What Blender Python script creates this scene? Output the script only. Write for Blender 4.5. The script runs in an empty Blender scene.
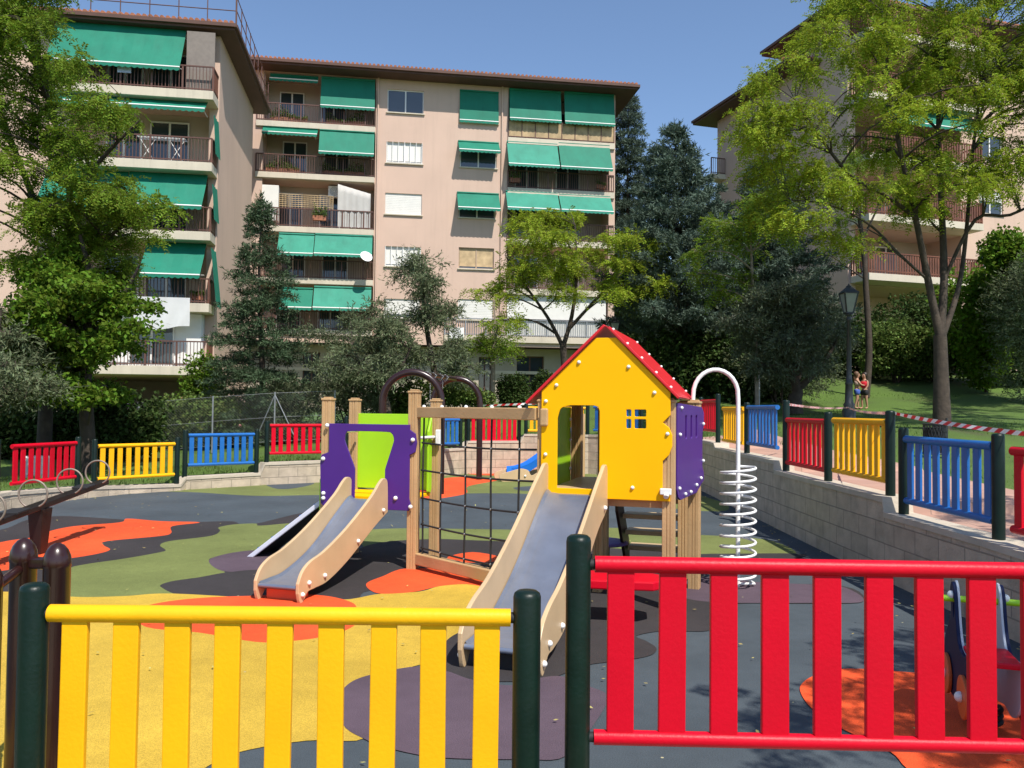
import bpy, bmesh, math, random
import numpy as np
from mathutils import Vector, Matrix
R = math.radians
sc = bpy.context.scene
col = sc.collection
# ------------------------------------------------------------------ camera, sky, sun, exposure
FPX, EYE = 820.0, Vector((0, 0, 1.6))
PITCH, ROLL = 0.030, 0.010
cd = bpy.data.cameras.new('camera'); cam = bpy.data.objects.new('camera', cd); col.objects.link(cam)
cd.sensor_width = 36; cd.lens = 36 * FPX / 1024; cd.clip_start = .05; cd.clip_end = 3000
CM = Matrix.Rotation(math.pi/2 + PITCH, 3, 'X') @ Matrix.Rotation(ROLL, 3, 'Z')
cam.matrix_world = Matrix.Translation(EYE) @ CM.to_4x4()
sc.camera = cam
SUN_EL, SUN_AZ = R(55), R(30)           # azimuth: to the right of straight behind the camera
sdir = Vector((math.sin(SUN_AZ)*math.cos(SUN_EL), -math.cos(SUN_AZ)*math.cos(SUN_EL), math.sin(SUN_EL)))
w = bpy.data.worlds.new('World'); sc.world = w; w.use_nodes = True
nt = w.node_tree; bgn = nt.nodes['Background']
sky = nt.nodes.new('ShaderNodeTexSky'); sky.sky_type = 'NISHITA'; sky.sun_disc = False
sky.sun_elevation = SUN_EL; sky.sun_rotation = math.atan2(sdir.x, sdir.y)
sky.altitude = 700; sky.air_density = 1.0; sky.dust_density = 0.7; sky.ozone_density = 3.0
nt.links.new(sky.outputs[0], bgn.inputs[0]); bgn.inputs[1].default_value = .135
sl = bpy.data.lights.new('sun', 'SUN'); sl.energy = 4.6; sl.angle = R(.53); sl.color = (1, .95, .87)
so = bpy.data.objects.new('sun', sl); col.objects.link(so)
so.rotation_euler = sdir.to_track_quat('Z', 'Y').to_euler(); so.location = sdir * 60
sc.view_settings.view_transform = 'Standard'; sc.view_settings.look = 'None'
sc.view_settings.exposure = 0.40; sc.view_settings.gamma = 1
sc.cycles.max_bounces = 6; sc.cycles.transparent_max_bounces = 8

# ------------------------------------------------------------------ helpers
def ray(px, py):
    return CM @ Vector(((px-512)/FPX, -(py-384)/FPX, -1))
def at(px, py, y):
    d = ray(px, py); return EYE + d * (y / d.y)
def gnd(px, py, z=0.0):
    d = ray(px, py); return EYE + d * ((z - EYE.z) / d.z)
def lin(r, g, b):
    f = lambda c: (c/255/12.92 if c <= 10 else ((c/255+.055)/1.055)**2.4)
    return (f(r), f(g), f(b))
MATS = {}
def mat(name, c, rough=.6, var=.12, scale=6., bump=0., bscale=60., metal=0., spec=.5, coat=0., rand=0., trans=0., detail=4., dirt=0., streak=0.):
    """procedural material: colour with noise variation, optional bump, grain and grime"""
    if name in MATS: return MATS[name]
    m = bpy.data.materials.new(name); m.use_nodes = True
    n = m.node_tree.nodes; l = m.node_tree.links
    p = n['Principled BSDF']; out = n['Material Output']
    tc = n.new('ShaderNodeTexCoord')
    nz = n.new('ShaderNodeTexNoise'); nz.inputs['Scale'].default_value = scale; nz.inputs['Detail'].default_value = detail
    l.new(tc.outputs['Object'], nz.inputs['Vector'])
    mr = n.new('ShaderNodeMapRange'); mr.inputs['From Min'].default_value = .3; mr.inputs['From Max'].default_value = .7
    mr.inputs['To Min'].default_value = 1 - var; mr.inputs['To Max'].default_value = 1 + var
    l.new(nz.outputs['Fac'], mr.inputs['Value'])
    hs = n.new('ShaderNodeHueSaturation'); hs.inputs['Color'].default_value = (*c, 1)
    val = mr.outputs[0]
    if rand:
        ge = n.new('ShaderNodeNewGeometry'); m2 = n.new('ShaderNodeMapRange')
        m2.inputs['To Min'].default_value = 1 - rand; m2.inputs['To Max'].default_value = 1 + rand
        l.new(ge.outputs['Random Per Island'], m2.inputs['Value'])
        mu = n.new('ShaderNodeMath'); mu.operation = 'MULTIPLY'; l.new(val, mu.inputs[0]); l.new(m2.outputs[0], mu.inputs[1]); val = mu.outputs[0]
        m3 = n.new('ShaderNodeMapRange'); m3.inputs['To Min'].default_value = .475; m3.inputs['To Max'].default_value = .525
        l.new(ge.outputs['Random Per Island'], m3.inputs['Value']); l.new(m3.outputs[0], hs.inputs['Hue'])
    l.new(val, hs.inputs['Value'])
    colout = hs.outputs[0]
    if dirt:
        n2 = n.new('ShaderNodeTexNoise'); n2.inputs['Scale'].default_value = scale*.35; n2.inputs['Detail'].default_value = 8; n2.inputs['Roughness'].default_value = .7
        l.new(tc.outputs['Object'], n2.inputs['Vector'])
        r2 = n.new('ShaderNodeMapRange'); r2.inputs['From Min'].default_value = .48; r2.inputs['From Max'].default_value = .72; r2.inputs['To Max'].default_value = dirt
        l.new(n2.outputs['Fac'], r2.inputs['Value'])
        mx = n.new('ShaderNodeMix'); mx.data_type = 'RGBA'; mx.inputs[7].default_value = (c[0]*.45+.03, c[1]*.45+.025, c[2]*.45+.02, 1)
        l.new(r2.outputs[0], mx.inputs[0]); l.new(colout, mx.inputs[6]); colout = mx.outputs[2]
    if streak:      # rain streaks run down the wall
        mp = n.new('ShaderNodeMapping'); mp.inputs['Scale'].default_value = (1.6, 1.6, .10); l.new(tc.outputs['Object'], mp.inputs['Vector'])
        n3 = n.new('ShaderNodeTexNoise'); n3.inputs['Scale'].default_value = 2.2; n3.inputs['Detail'].default_value = 7; n3.inputs['Roughness'].default_value = .65; l.new(mp.outputs[0], n3.inputs['Vector'])
        r3 = n.new('ShaderNodeMapRange'); r3.inputs['From Min'].default_value = .50; r3.inputs['From Max'].default_value = .75; r3.inputs['To Max'].default_value = streak; l.new(n3.outputs['Fac'], r3.inputs['Value'])
        m4 = n.new('ShaderNodeMix'); m4.data_type = 'RGBA'; m4.inputs[7].default_value = (c[0]*.5, c[1]*.5, c[2]*.5, 1); l.new(r3.outputs[0], m4.inputs[0]); l.new(colout, m4.inputs[6]); colout = m4.outputs[2]
    l.new(colout, p.inputs['Base Color'])
    p.inputs['Roughness'].default_value = rough; p.inputs['Metallic'].default_value = metal
    p.inputs['Specular IOR Level'].default_value = spec; p.inputs['Coat Weight'].default_value = coat
    if bump:
        nb = n.new('ShaderNodeTexNoise'); nb.inputs['Scale'].default_value = bscale; nb.inputs['Detail'].default_value = 3
        l.new(tc.outputs['Object'], nb.inputs['Vector'])
        bp = n.new('ShaderNodeBump'); bp.inputs['Strength'].default_value = bump; bp.inputs['Distance'].default_value = .02
        l.new(nb.outputs['Fac'], bp.inputs['Height']); l.new(bp.outputs[0], p.inputs['Normal'])
    if trans:
        tr = n.new('ShaderNodeBsdfTranslucent'); l.new(colout, tr.inputs['Color'])
        ms = n.new('ShaderNodeMixShader'); ms.inputs[0].default_value = trans
        l.new(p.outputs[0], ms.inputs[1]); l.new(tr.outputs[0], ms.inputs[2]); l.new(ms.outputs[0], out.inputs[0])
    MATS[name] = m
    return m

def tag(o, label=None, cat=None, group=None, kind=None):
    if label: o['label'] = label
    if cat: o['category'] = cat
    if group: o['group'] = group
    if kind: o['kind'] = kind
    return o
def empty(name, loc, label, cat, group=None):
    o = bpy.data.objects.new(name, None); col.objects.link(o); o.location = loc; o.empty_display_size = .1
    return tag(o, label, cat, group)
def wloc(o):
    v = Vector((0, 0, 0))
    while o is not None: v += o.location; o = o.parent
    return v
def link(name, me, parent=None, loc=None):
    o = bpy.data.objects.new(name, me); col.objects.link(o)
    if parent is not None: o.parent = parent
    if loc is not None: o.location = Vector(loc) - (wloc(parent) if parent else Vector())
    return o
class MB:
    """collects shapes in world space; build() links them as ONE mesh object"""
    def __init__(s): s.v = []; s.f = []; s.sm = []; s.mi = []; s.cur = 0
    def add(s, vs, fs, smooth=False):
        o = len(s.v); s.v += [tuple(v) for v in vs]
        for f in fs: s.f.append(tuple(i+o for i in f)); s.sm.append(smooth); s.mi.append(s.cur)
    def quad(s, a, b, c, d): s.add([a, b, c, d], [(0, 1, 2, 3)])
    def frame(s, P, ux, uy, uz, x0, x1, y0, y1, z0, z1):
        c = [P + ux*x + uy*y + uz*z for z in (z0, z1) for y in (y0, y1) for x in (x0, x1)]
        s.add(c, [(0,2,3,1), (4,5,7,6), (0,1,5,4), (2,6,7,3), (0,4,6,2), (1,3,7,5)])
    def box(s, c, size, rz=0.):
        ux = Vector((math.cos(rz), math.sin(rz), 0)); uy = Vector((-math.sin(rz), math.cos(rz), 0)); a, b, h = size[0]/2, size[1]/2, size[2]/2
        s.frame(Vector(c), ux, uy, Vector((0,0,1)), -a, a, -b, b, -h, h)
    def bar(s, a, b, w, h, up=Vector((0,0,1))):
        a = Vector(a); b = Vector(b); d = (b-a); L = d.length; d.normalize()
        sd = d.cross(up)
        if sd.length < 1e-4: sd = d.cross(Vector((0,1,0)))
        sd.normalize(); u2 = sd.cross(d).normalized()
        s.frame(a, d, sd, u2, 0, L, -w/2, w/2, -h/2, h/2)
    def tube(s, pts, r, seg=10, cap=True, closed=False):
        pts = [Vector(p) for p in pts]; n = len(pts)
        rr = r if isinstance(r, (list, tuple)) else [r]*n
        ref = None; rings = []
        for i, p in enumerate(pts):
            if closed: t = pts[(i+1) % n] - pts[i-1]
            else: t = pts[min(i+1, n-1)] - pts[max(i-1, 0)]
            t.normalize()
            if ref is None: ref = t.orthogonal().normalized()
            else:
                ref = ref - t * ref.dot(t)
                ref = ref.normalized() if ref.length > 1e-5 else t.orthogonal().normalized()
            b = t.cross(ref)
            rings.append([p + (ref*math.cos(2*math.pi*k/seg) + b*math.sin(2*math.pi*k/seg))*rr[i] for k in range(seg)])
        vs = [v for q in rings for v in q]; fs = []
        m = n if closed else n-1
        for i in range(m):
            j = (i+1) % n
            for k in range(seg):
                k2 = (k+1) % seg
                fs.append((i*seg+k, i*seg+k2, j*seg+k2, j*seg+k))
        s.add(vs, fs, True)
        if cap and not closed:
            s.add(rings[0], [tuple(range(seg))[::-1]]); s.add(rings[-1], [tuple(range(seg))])
    def cyl(s, a, b, r0, r1=None, seg=16): s.tube([a, b], [r0, r0 if r1 is None else r1], seg)
    def lathe(s, base, prof, seg=16):
        base = Vector(base); vs = []; fs = []
        for r, z in prof:
            for k in range(seg): vs.append(base + Vector((r*math.cos(2*math.pi*k/seg), r*math.sin(2*math.pi*k/seg), z)))
        for i in range(len(prof)-1):
            for k in range(seg):
                k2 = (k+1) % seg; fs.append((i*seg+k, i*seg+k2, (i+1)*seg+k2, (i+1)*seg+k))
        s.add(vs, fs, True)
        s.add(vs[-seg:], [tuple(range(seg))]); s.add(vs[:seg], [tuple(range(seg))[::-1]])
    def build(s, name, m, parent=None, bevel=0., loc=None):
        off = wloc(parent) if parent is not None else Vector(loc or (0,0,0))
        me = bpy.data.meshes.new(name)
        me.from_pydata([tuple(Vector(v)-off) for v in s.v], [], s.f)
        for x in (m if isinstance(m, (list, tuple)) else [m]): me.materials.append(x)
        me.polygons.foreach_set('use_smooth', s.sm); me.polygons.foreach_set('material_index', s.mi); me.update()
        o = link(name, me, parent)
        if parent is None and loc is not None: o.location = Vector(loc)
        if bevel:
            b = o.modifiers.new('bevel', 'BEVEL'); b.width = bevel; b.segments = 2; b.limit_method = 'ANGLE'; b.angle_limit = R(40)
        return o
def plate(name, m, parent, P, ux, uy, outline, holes=(), thick=.02, bevel=.004, smooth_curve=False):
    """flat board cut to an outline with holes; P origin, ux/uy in-plane axes, thickness centred"""
    cu = bpy.data.curves.new(name, 'CURVE'); cu.dimensions = '2D'; cu.fill_mode = 'BOTH'
    cu.extrude = max(thick/2 - bevel, .0005); cu.bevel_depth = bevel; cu.bevel_resolution = 1; cu.offset = -bevel
    for pl in [outline, *holes]:
        sp = cu.splines.new('POLY'); sp.points.add(len(pl)-1); sp.use_cyclic_u = True
        for q, (x, y) in zip(sp.points, pl): q.co = (x, y, 0, 1)
    t = bpy.data.objects.new('t', cu); me = bpy.data.meshes.new_from_object(t)
    bpy.data.objects.remove(t); bpy.data.curves.remove(cu)
    uz = ux.cross(uy)
    off = wloc(parent) if parent is not None else Vector()
    me.transform(Matrix.Translation(P-off) @ Matrix((ux, uy, uz)).transposed().to_4x4())
    me.materials.clear(); me.materials.append(m)
    me.polygons.foreach_set('use_smooth', [False]*len(me.polygons)); me.update()
    me.name = name
    return link(name, me, parent)
def crom(pts, n=6, closed=True):
    """Catmull-Rom through points"""
    out = []; N = len(pts); P = [np.array(p, float) for p in pts]
    for i in range(N if closed else N-1):
        p0, p1, p2, p3 = (P[(i-1) % N], P[i], P[(i+1) % N], P[(i+2) % N]) if closed else (P[max(i-1, 0)], P[i], P[i+1], P[min(i+2, N-1)])
        for k in range(n):
            t = k/n
            out.append(.5*((2*p1) + (-p0+p2)*t + (2*p0-5*p1+4*p2-p3)*t*t + (-p0+3*p1-3*p2+p3)*t**3))
    if not closed: out.append(P[-1])
    return [tuple(float(c) for c in p) for p in out]
def roundrect(x0, x1, y0, y1, r, n=5):
    o = []
    for cx, cy, a in ((x1-r, y1-r, 0), (x0+r, y1-r, 90), (x0+r, y0+r, 180), (x1-r, y0+r, 270)):
        for k in range(n+1): t = R(a + 90*k/n); o.append((cx+r*math.cos(t), cy+r*math.sin(t)))
    return o
Z = Vector((0, 0, 1))
def V(*a): return Vector(a)
def lerp(a, b, t): return a + (b-a)*t

# ------------------------------------------------------------------ materials
YEL = mat('yellow_paint', (.90, .43, .004), .45, .06, 3, .06, 70, spec=.3, dirt=.13)
REDP = mat('red_paint', (.60, .002, .018), .42, .07, 3, .06, 70, spec=.2, dirt=.16)
BLU = mat('blue_paint', (.012, .13, .42), .4, .1, 5, .05, 90, dirt=.15)
GRN = mat('dark_green_paint', (.003, .013, .009), .4, .2, 9, .08, 60, spec=.3, dirt=.15)
BRN = mat('brown_metal_paint', (.026, .008, .007), .28, .12, 6, coat=.15, dirt=.1)
TAN = mat('tan_composite', (.50, .315, .15), .5, .10, 3, .12, 40, dirt=.12)
PLY = mat('beige_slide_board', (.57, .40, .225), .42, .08, 3, .05, 60, dirt=.25)
PANY = mat('yellow_board', (.95, .48, .001), .45, .03, 2, .03, 200, spec=.15, dirt=.05)
PURP = mat('purple_board', (.065, .012, .20), .4, .06, 3, .03, 200, dirt=.08)
LIME = mat('lime_board', (.36, .68, .015), .4, .05, 3, .03, 200, dirt=.08)
ROOFR = mat('red_roof_board', (.62, .012, .022), .36, .05, 3, .03, 200, dirt=.08)
WHT = mat('white_plastic', (.8, .8, .78), .35, .03)
STEEL = mat('slide_steel', (.22, .255, .335), .33, .10, 5, .04, 30, metal=.5, dirt=.18, streak=.3)
ROPE = mat('black_rope', (.018, .017, .017), .75, .2, 30)
WIRE = mat('chain_link_wire', (.12, .125, .12), .6, .15, 10, metal=.3)
GALV = mat('galvanised_steel', (.34, .35, .36), .45, .12, 10, metal=.6)
BLACK = mat('black_rubber', (.014, .013, .014), .7, .2, 20)
WOODK = mat('dark_brown_board', (.035, .016, .009), .5, .2, 5)
PINK = mat('pink_render', (.585, .415, .325), .85, .06, .35, .15, 30, dirt=.16, streak=.15)
CREAM = mat('cream_slab', (.58, .51, .40), .8, .08, 1.2, dirt=.22, streak=.3)
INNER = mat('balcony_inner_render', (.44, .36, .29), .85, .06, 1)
EAVE = mat('brown_eave', (.10, .046, .032), .7, .12, 2)
TILE = mat('roof_tile', (.40, .15, .08), .8, .3, 3, .4, 4)
IRON = mat('brown_iron', (.11, .048, .034), .55, .15, 5)
AWN = mat('green_awning_cloth', (.004, .20, .125), .7, .10, 1.3, .35, 2.5, trans=.15, streak=.25)
AWN2 = mat('faded_green_awning_cloth', (.035, .29, .20), .7, .12, 1.3, .35, 2.5, trans=.18, streak=.3)
GLASS = mat('window_glass', (.04, .05, .06), .06, .1, 1, spec=.9)
SHUT = mat('white_shutter', (.72, .70, .65), .6, .04, 3)
FRAMEW = mat('white_window_frame', (.78, .77, .74), .5, .03, 3)
WOODR = mat('red_wood', (.15, .052, .026), .55, .25, 2)
CANE = mat('cane_screen', (.50, .36, .20), .8, .25, 3)
BARK = mat('tree_bark', (.055, .040, .029), .9, .35, 6, .6, 25)
BARKL = mat('pale_bark', (.24, .19, .14), .9, .3, 6, .4, 25)
def leaf(name, c, t=.38, rnd=.35): return mat(name, c, .6, .25, 1.1, spec=.12, rand=rnd, trans=t, detail=2)
ROBIN = leaf('light_green_leaf', (.27, .335, .028), .40)
ROBIN2 = leaf('mid_green_leaf', (.165, .235, .024), .42)
BROAD = leaf('broad_green_leaf', (.125, .205, .020), .42)
OLIVE = leaf('olive_leaf', (.130, .155, .080), .25)
CEDAR = leaf('blue_cedar_needle', (.092, .130, .094), .16)
SPRUCE = leaf('spruce_needle', (.066, .100, .050), .1)
DARKL = leaf('dark_hedge_leaf', (.050, .080, .020), .25)
HEDGE = leaf('hedge_leaf', (.12, .17, .04), .3)
PETAL = mat('rose_petal', (.7, .28, .26), .6, .1)
# ------------------------------------------------------------------ the setting: ground, rubber floor, wall, path
def rubber(name, c):
    m = bpy.data.materials.new(name); m.use_nodes = True; n = m.node_tree.nodes; l = m.node_tree.links; p = n['Principled BSDF']
    tc = n.new('ShaderNodeTexCoord'); v = None
    for sc_, lo, hi, det in ((170, .72, 1.28, 2), (.9, .80, 1.14, 8), (9, .94, 1.06, 4)):
        z = n.new('ShaderNodeTexNoise'); z.inputs['Scale'].default_value = sc_; z.inputs['Detail'].default_value = det; l.new(tc.outputs['Object'], z.inputs['Vector'])
        r = n.new('ShaderNodeMapRange'); r.inputs['From Min'].default_value = .3; r.inputs['From Max'].default_value = .7; r.inputs['To Min'].default_value = lo; r.inputs['To Max'].default_value = hi
        l.new(z.outputs['Fac'], r.inputs['Value'])
        if v is None: v = r.outputs[0]; g = z
        else:
            u = n.new('ShaderNodeMath'); u.operation = 'MULTIPLY'; l.new(v, u.inputs[0]); l.new(r.outputs[0], u.inputs[1]); v = u.outputs[0]
    h = n.new('ShaderNodeHueSaturation'); h.inputs['Color'].default_value = (*c, 1); l.new(v, h.inputs['Value'])
    # pale grit and bits of debris scattered over the crumb rubber
    vo = n.new('ShaderNodeTexVoronoi'); vo.inputs['Scale'].default_value = 7; l.new(tc.outputs['Object'], vo.inputs['Vector'])
    cm = n.new('ShaderNodeMath'); cm.operation = 'LESS_THAN'; cm.inputs[1].default_value = .055; l.new(vo.outputs['Distance'], cm.inputs[0])
    c2 = n.new('ShaderNodeSeparateColor'); l.new(vo.outputs['Color'], c2.inputs[0])
    c3 = n.new('ShaderNodeMath'); c3.operation = 'GREATER_THAN'; c3.inputs[1].default_value = .86; l.new(c2.outputs[0], c3.inputs[0])
    c4 = n.new('ShaderNodeMath'); c4.operation = 'MULTIPLY'; l.new(cm.outputs[0], c4.inputs[0]); l.new(c3.outputs[0], c4.inputs[1])
    mx = n.new('ShaderNodeMix'); mx.data_type = 'RGBA'; mx.inputs[7].default_value = (.42, .38, .22, 1)
    l.new(c4.outputs[0], mx.inputs[0]); l.new(h.outputs[0], mx.inputs[6]); l.new(mx.outputs[2], p.inputs['Base Color'])
    p.inputs['Roughness'].default_value = .85; p.inputs['Specular IOR Level'].default_value = .25
    b = n.new('ShaderNodeBump'); b.inputs['Strength'].default_value = .45; b.inputs['Distance'].default_value = .004; l.new(g.outputs['Fac'], b.inputs['Height']); l.new(b.outputs[0], p.inputs['Normal'])
    return m
SLATE = rubber('slate_rubber', (.064, .079, .091)); CHAR = rubber('charcoal_rubber', (.040, .035, .036)); OLV = rubber('olive_rubber', (.155, .18, .055))
ORA = rubber('orange_rubber', (.72, .085, .022)); MUS = rubber('mustard_rubber', (.51, .335, .042)); PUR = rubber('purple_grey_rubber', (.098, .068, .088))

# fence line, walked from the near left corner round the back to the near right corner; third value: top of the wall
FLN = [(-7.5,2.72,.12),(-7.72,6,.2),(-7.82,9.6,.27),(-7.72,12.5,.26),(-7.38,14.05,.2),(-7.0,14.8,.15),(-6.29,15.52,.12),(-6.25,15.7,.24),(-5.15,16.7,.25),(-5.08,16.8,.45),
 (-3.7,17.75,.46),(-3.62,17.85,.55),(-2.3,18.8,.56),(-2.2,18.9,.62),(-1.22,20.02,.63),(-1.1,20.14,.80),(.2,20.55,.80),(.32,20.6,.97),(1.95,20.52,.97),(3.15,19.55,1.0),(3.85,18.1,1.0),(3.93,17.0,1.0),(3.89,15.24,1.0),
 (3.88,15.2,.92),(3.80,13.25,.92),(3.76,11.36,.92),(3.75,11.32,.79),(3.71,9.6,.79),(3.69,7.88,.79),(3.685,7.84,.65),(3.68,6.2,.65),(3.67,4.6,.62),(3.66,2.72,.30)]
def offset(line, d):
    o = []
    for i in range(len(line)):
        a = Vector(line[max(i-1,0)][:2]); b = Vector(line[min(i+1,len(line)-1)][:2]); t = (b-a).normalized()
        o.append(Vector((line[i][0] - t.y*d, line[i][1] + t.x*d)))   # positive d: outward (left of the walk)
    return o
inner = offset(FLN, -.12); outer = offset(FLN, .13)

# terrain heights outside the playground
YS = [-40,-5, 2.7, 6, 12, 17, 19, 24, 28, 32, 39, 60, 400]
RCV = [-.1, .0, .28, .62, .83, .97, 1.25, 1.50, 1.72, 2.55, 3.7, 4.2, 4.2]
MC = [-.1, .0, .15, .2, .35, .5, .72, 1.2, 1.45, 1.7, 2.0, 2.2, 2.2]
LC = [-.1, .0, .08, .15, .22, .15, .2, .3, .32, .35, .4, .4, .4]
def terr(x, y):
    l, m, r = np.interp(y, YS, LC), np.interp(y, YS, MC), np.interp(y, YS, RCV)
    return float(np.interp(x, [-8, 0, 5], [l, m, r]))
def sheet(name, verts, faces, m, kind='structure', smooth=False):
    me = bpy.data.meshes.new(name); me.from_pydata(verts, [], faces); me.materials.append(m)
    me.polygons.foreach_set('use_smooth', [smooth]*len(me.polygons)); me.update()
    return tag(link(name, me), kind=kind)
# grass and soil
gm = bpy.data.materials.new('lawn'); gm.use_nodes = True; n = gm.node_tree.nodes; l = gm.node_tree.links
tc = n.new('ShaderNodeTexCoord'); rp = None
for s_, d_ in ((.5, 5), (34, 3)):
    z = n.new('ShaderNodeTexNoise'); z.inputs['Scale'].default_value = s_; z.inputs['Detail'].default_value = d_; l.new(tc.outputs['Object'], z.inputs['Vector'])
    if rp is None: a_ = z
    else: b_ = z
    rp = z
cr = n.new('ShaderNodeValToRGB'); e = cr.color_ramp.elements
e[0].position = .37; e[0].color = (.070, .055, .026, 1); e[1].position = .72; e[1].color = (.095, .17, .018, 1)
q = e.new(.46); q.color = (.065, .115, .014, 1)
ad = n.new('ShaderNodeMath'); ad.operation = 'MULTIPLY_ADD'; ad.inputs[1].default_value = .45; l.new(b_.outputs['Fac'], ad.inputs[0])
sb = n.new('ShaderNodeMath'); sb.operation = 'MULTIPLY'; sb.inputs[1].default_value = .62; l.new(a_.outputs['Fac'], sb.inputs[0]); l.new(sb.outputs[0], ad.inputs[2])
l.new(ad.outputs[0], cr.inputs[0]); l.new(cr.outputs[0], n['Principled BSDF'].inputs['Base Color']); n['Principled BSDF'].inputs['Roughness'].default_value = .9
bp = n.new('ShaderNodeBump'); bp.inputs['Strength'].default_value = .8; bp.inputs['Distance'].default_value = .04; l.new(b_.outputs['Fac'], bp.inputs['Height']); l.new(bp.outputs[0], n['Principled BSDF'].inputs['Normal'])

# ring of ground from the wall outward; closed on the near side by the line the camera stands behind
near_pts = [(3.66,2.60,.27),(2.3,2.58,.25),(.9,2.58,.22),(.12,2.58,.12),(-1.65,2.58,.06),(-4,2.58,.05),(-7.5,2.6,.08)]
ring0 = [(p.x, p.y, q[2]-.03) for p, q in zip(outer, FLN)] + near_pts[:]
def outdir(x, y):
    v = Vector((x + 1.9, y - 10.5)); return v.normalized()
OFF = [0, .9, 1.8, 3, 5, 8, 12, 16, 20, 26, 34, 46, 70, 130, 300, 900]
gv = []; gf = []; N0 = len(ring0)
for k, d in enumerate(OFF):
    for i, (x, y, z) in enumerate(ring0):
        nd = outdir(x, y)
        if i < len(FLN):
            nn = offset(FLN, 1.)[i] - Vector(FLN[i][:2]); f = max(0, 1 - d/8); nd = (nn*f + nd*(1-f)).normalized()
        else: nd = (Vector((0, -1))*max(0, 1-d/8) + nd*min(1, d/8)).normalized()
        px, py = x + nd.x*d, y + nd.y*d
        t = min(1, d/2.4); gv.append((px, py, lerp(z, terr(px, py) + .03*math.sin(px*1.3+py)*min(1, d/6), t)))
for k in range(len(OFF)-1):
    for i in range(N0):
        j = (i+1) % N0; gf.append((k*N0+i, k*N0+j, (k+1)*N0+j, (k+1)*N0+i))
sheet('ground', gv, [f[::-1] for f in gf], gm, smooth=True)
# paved path along the right wall and past the near fence
pm = bpy.data.materials.new('path_paving'); pm.use_nodes = True; n = pm.node_tree.nodes; l = pm.node_tree.links
tc = n.new('ShaderNodeTexCoord'); bt = n.new('ShaderNodeTexBrick'); bt.inputs['Scale'].default_value = 1; bt.inputs['Brick Width'].default_value = .4; bt.inputs['Row Height'].default_value = .4; bt.inputs['Mortar Size'].default_value = .006
bt.offset = 0; bt.inputs['Color1'].default_value = (.40, .235, .175, 1); bt.inputs['Color2'].default_value = (.46, .28, .21, 1); bt.inputs['Mortar'].default_value = (.26, .17, .13, 1)
l.new(tc.outputs['Object'], bt.inputs['Vector']); l.new(bt.outputs[0], n['Principled BSDF'].inputs['Base Color']); n['Principled BSDF'].inputs['Roughness'].default_value = .85
idx = [i for i in range(N0) if 20 <= i < len(FLN)]
pv = []; pf = []
for k in range(3):
    for i in idx: a = gv[k*N0+i]; pv.append((a[0], a[1], a[2]+.012))
M = len(idx)
for k in range(2):
    for i in range(M-1): pf.append((k*M+i, k*M+i+1, (k+1)*M+i+1, (k+1)*M+i))
sheet('path', pv, [f[::-1] for f in pf], pm)

# rubber floor
fl = [(p.x, p.y, 0) for p in inner] + [(3.55, 2.66, 0), (-7.4, 2.66, 0)]
sheet('rubber_floor', fl, [tuple(range(len(fl)))[::-1]], SLATE)
patch_k = [0]
def z4(x, y): return (x/3.012, 280+y/3.012)
def z1(x, y): return (x/3.012, 513+y/3.012)
def z2(x, y): return (240+x/3.012, 513+y/3.012)
def z3(x, y): return (440+x/3.012, 513+y/3.012)
def zr(x, y): return (684+x/3.012, 513+y/3.012)
def z8(x, y): return (684+x/3.012, 400+y/3.012)
def z5(x, y): return (240+x/3.012, 320+y/3.012)
def zl(x, y): return (x/4, 480+y/4)
def patch(m, pts, n=5):
    """a colour field cast into the rubber floor, a curved outline on the ground"""
    patch_k[0] += 1
    g = [gnd(*p) for p in pts]
    c = crom([(p.x, p.y) for p in g], n)
    sheet('rubber_patch', [(x, y, .0003*patch_k[0]) for x, y in c], [tuple(range(len(c)))], m)
# far olive field with slate island
patch(OLV, [z4(450,632), z4(640,612), z4(940,598), z5(300,462), z5(520,452), z5(900,452), (640,474), (700,495), (728,505), (700,511), z5(900,525), z5(510,525), z4(940,648), z4(770,650), z4(600,640)])
patch(SLATE, [z4(800,612), z4(870,604), z4(940,604), z4(940,616), z4(880,628), z4(830,628)])
patch(SLATE, [z5(825,505), z5(905,500), z5(905,514), z5(850,514)])
patch(ORA, [z5(500,520), z5(560,490), z5(640,474), z5(740,476), z5(780,482), z5(690,500), z5(684,520), z5(650,530), z5(560,540)])
patch(CHAR, [z5(600,450), z5(700,440), z5(740,446), z5(690,458)])
patch(ORA, [z5(660,458), z5(720,447), z5(860,450), z5(1000,450), z5(1020,462), z5(900,468), z5(740,468)])
# middle: olive band right of the slate
patch(OLV, [z5(360,640), z5(480,628), z5(700,630), z5(900,632), (620,528), (684,534), z8(240,420), z8(340,465), z8(200,478), (684,560), (600,560), z5(830,700), z5(600,720), z5(400,700)])
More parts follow.
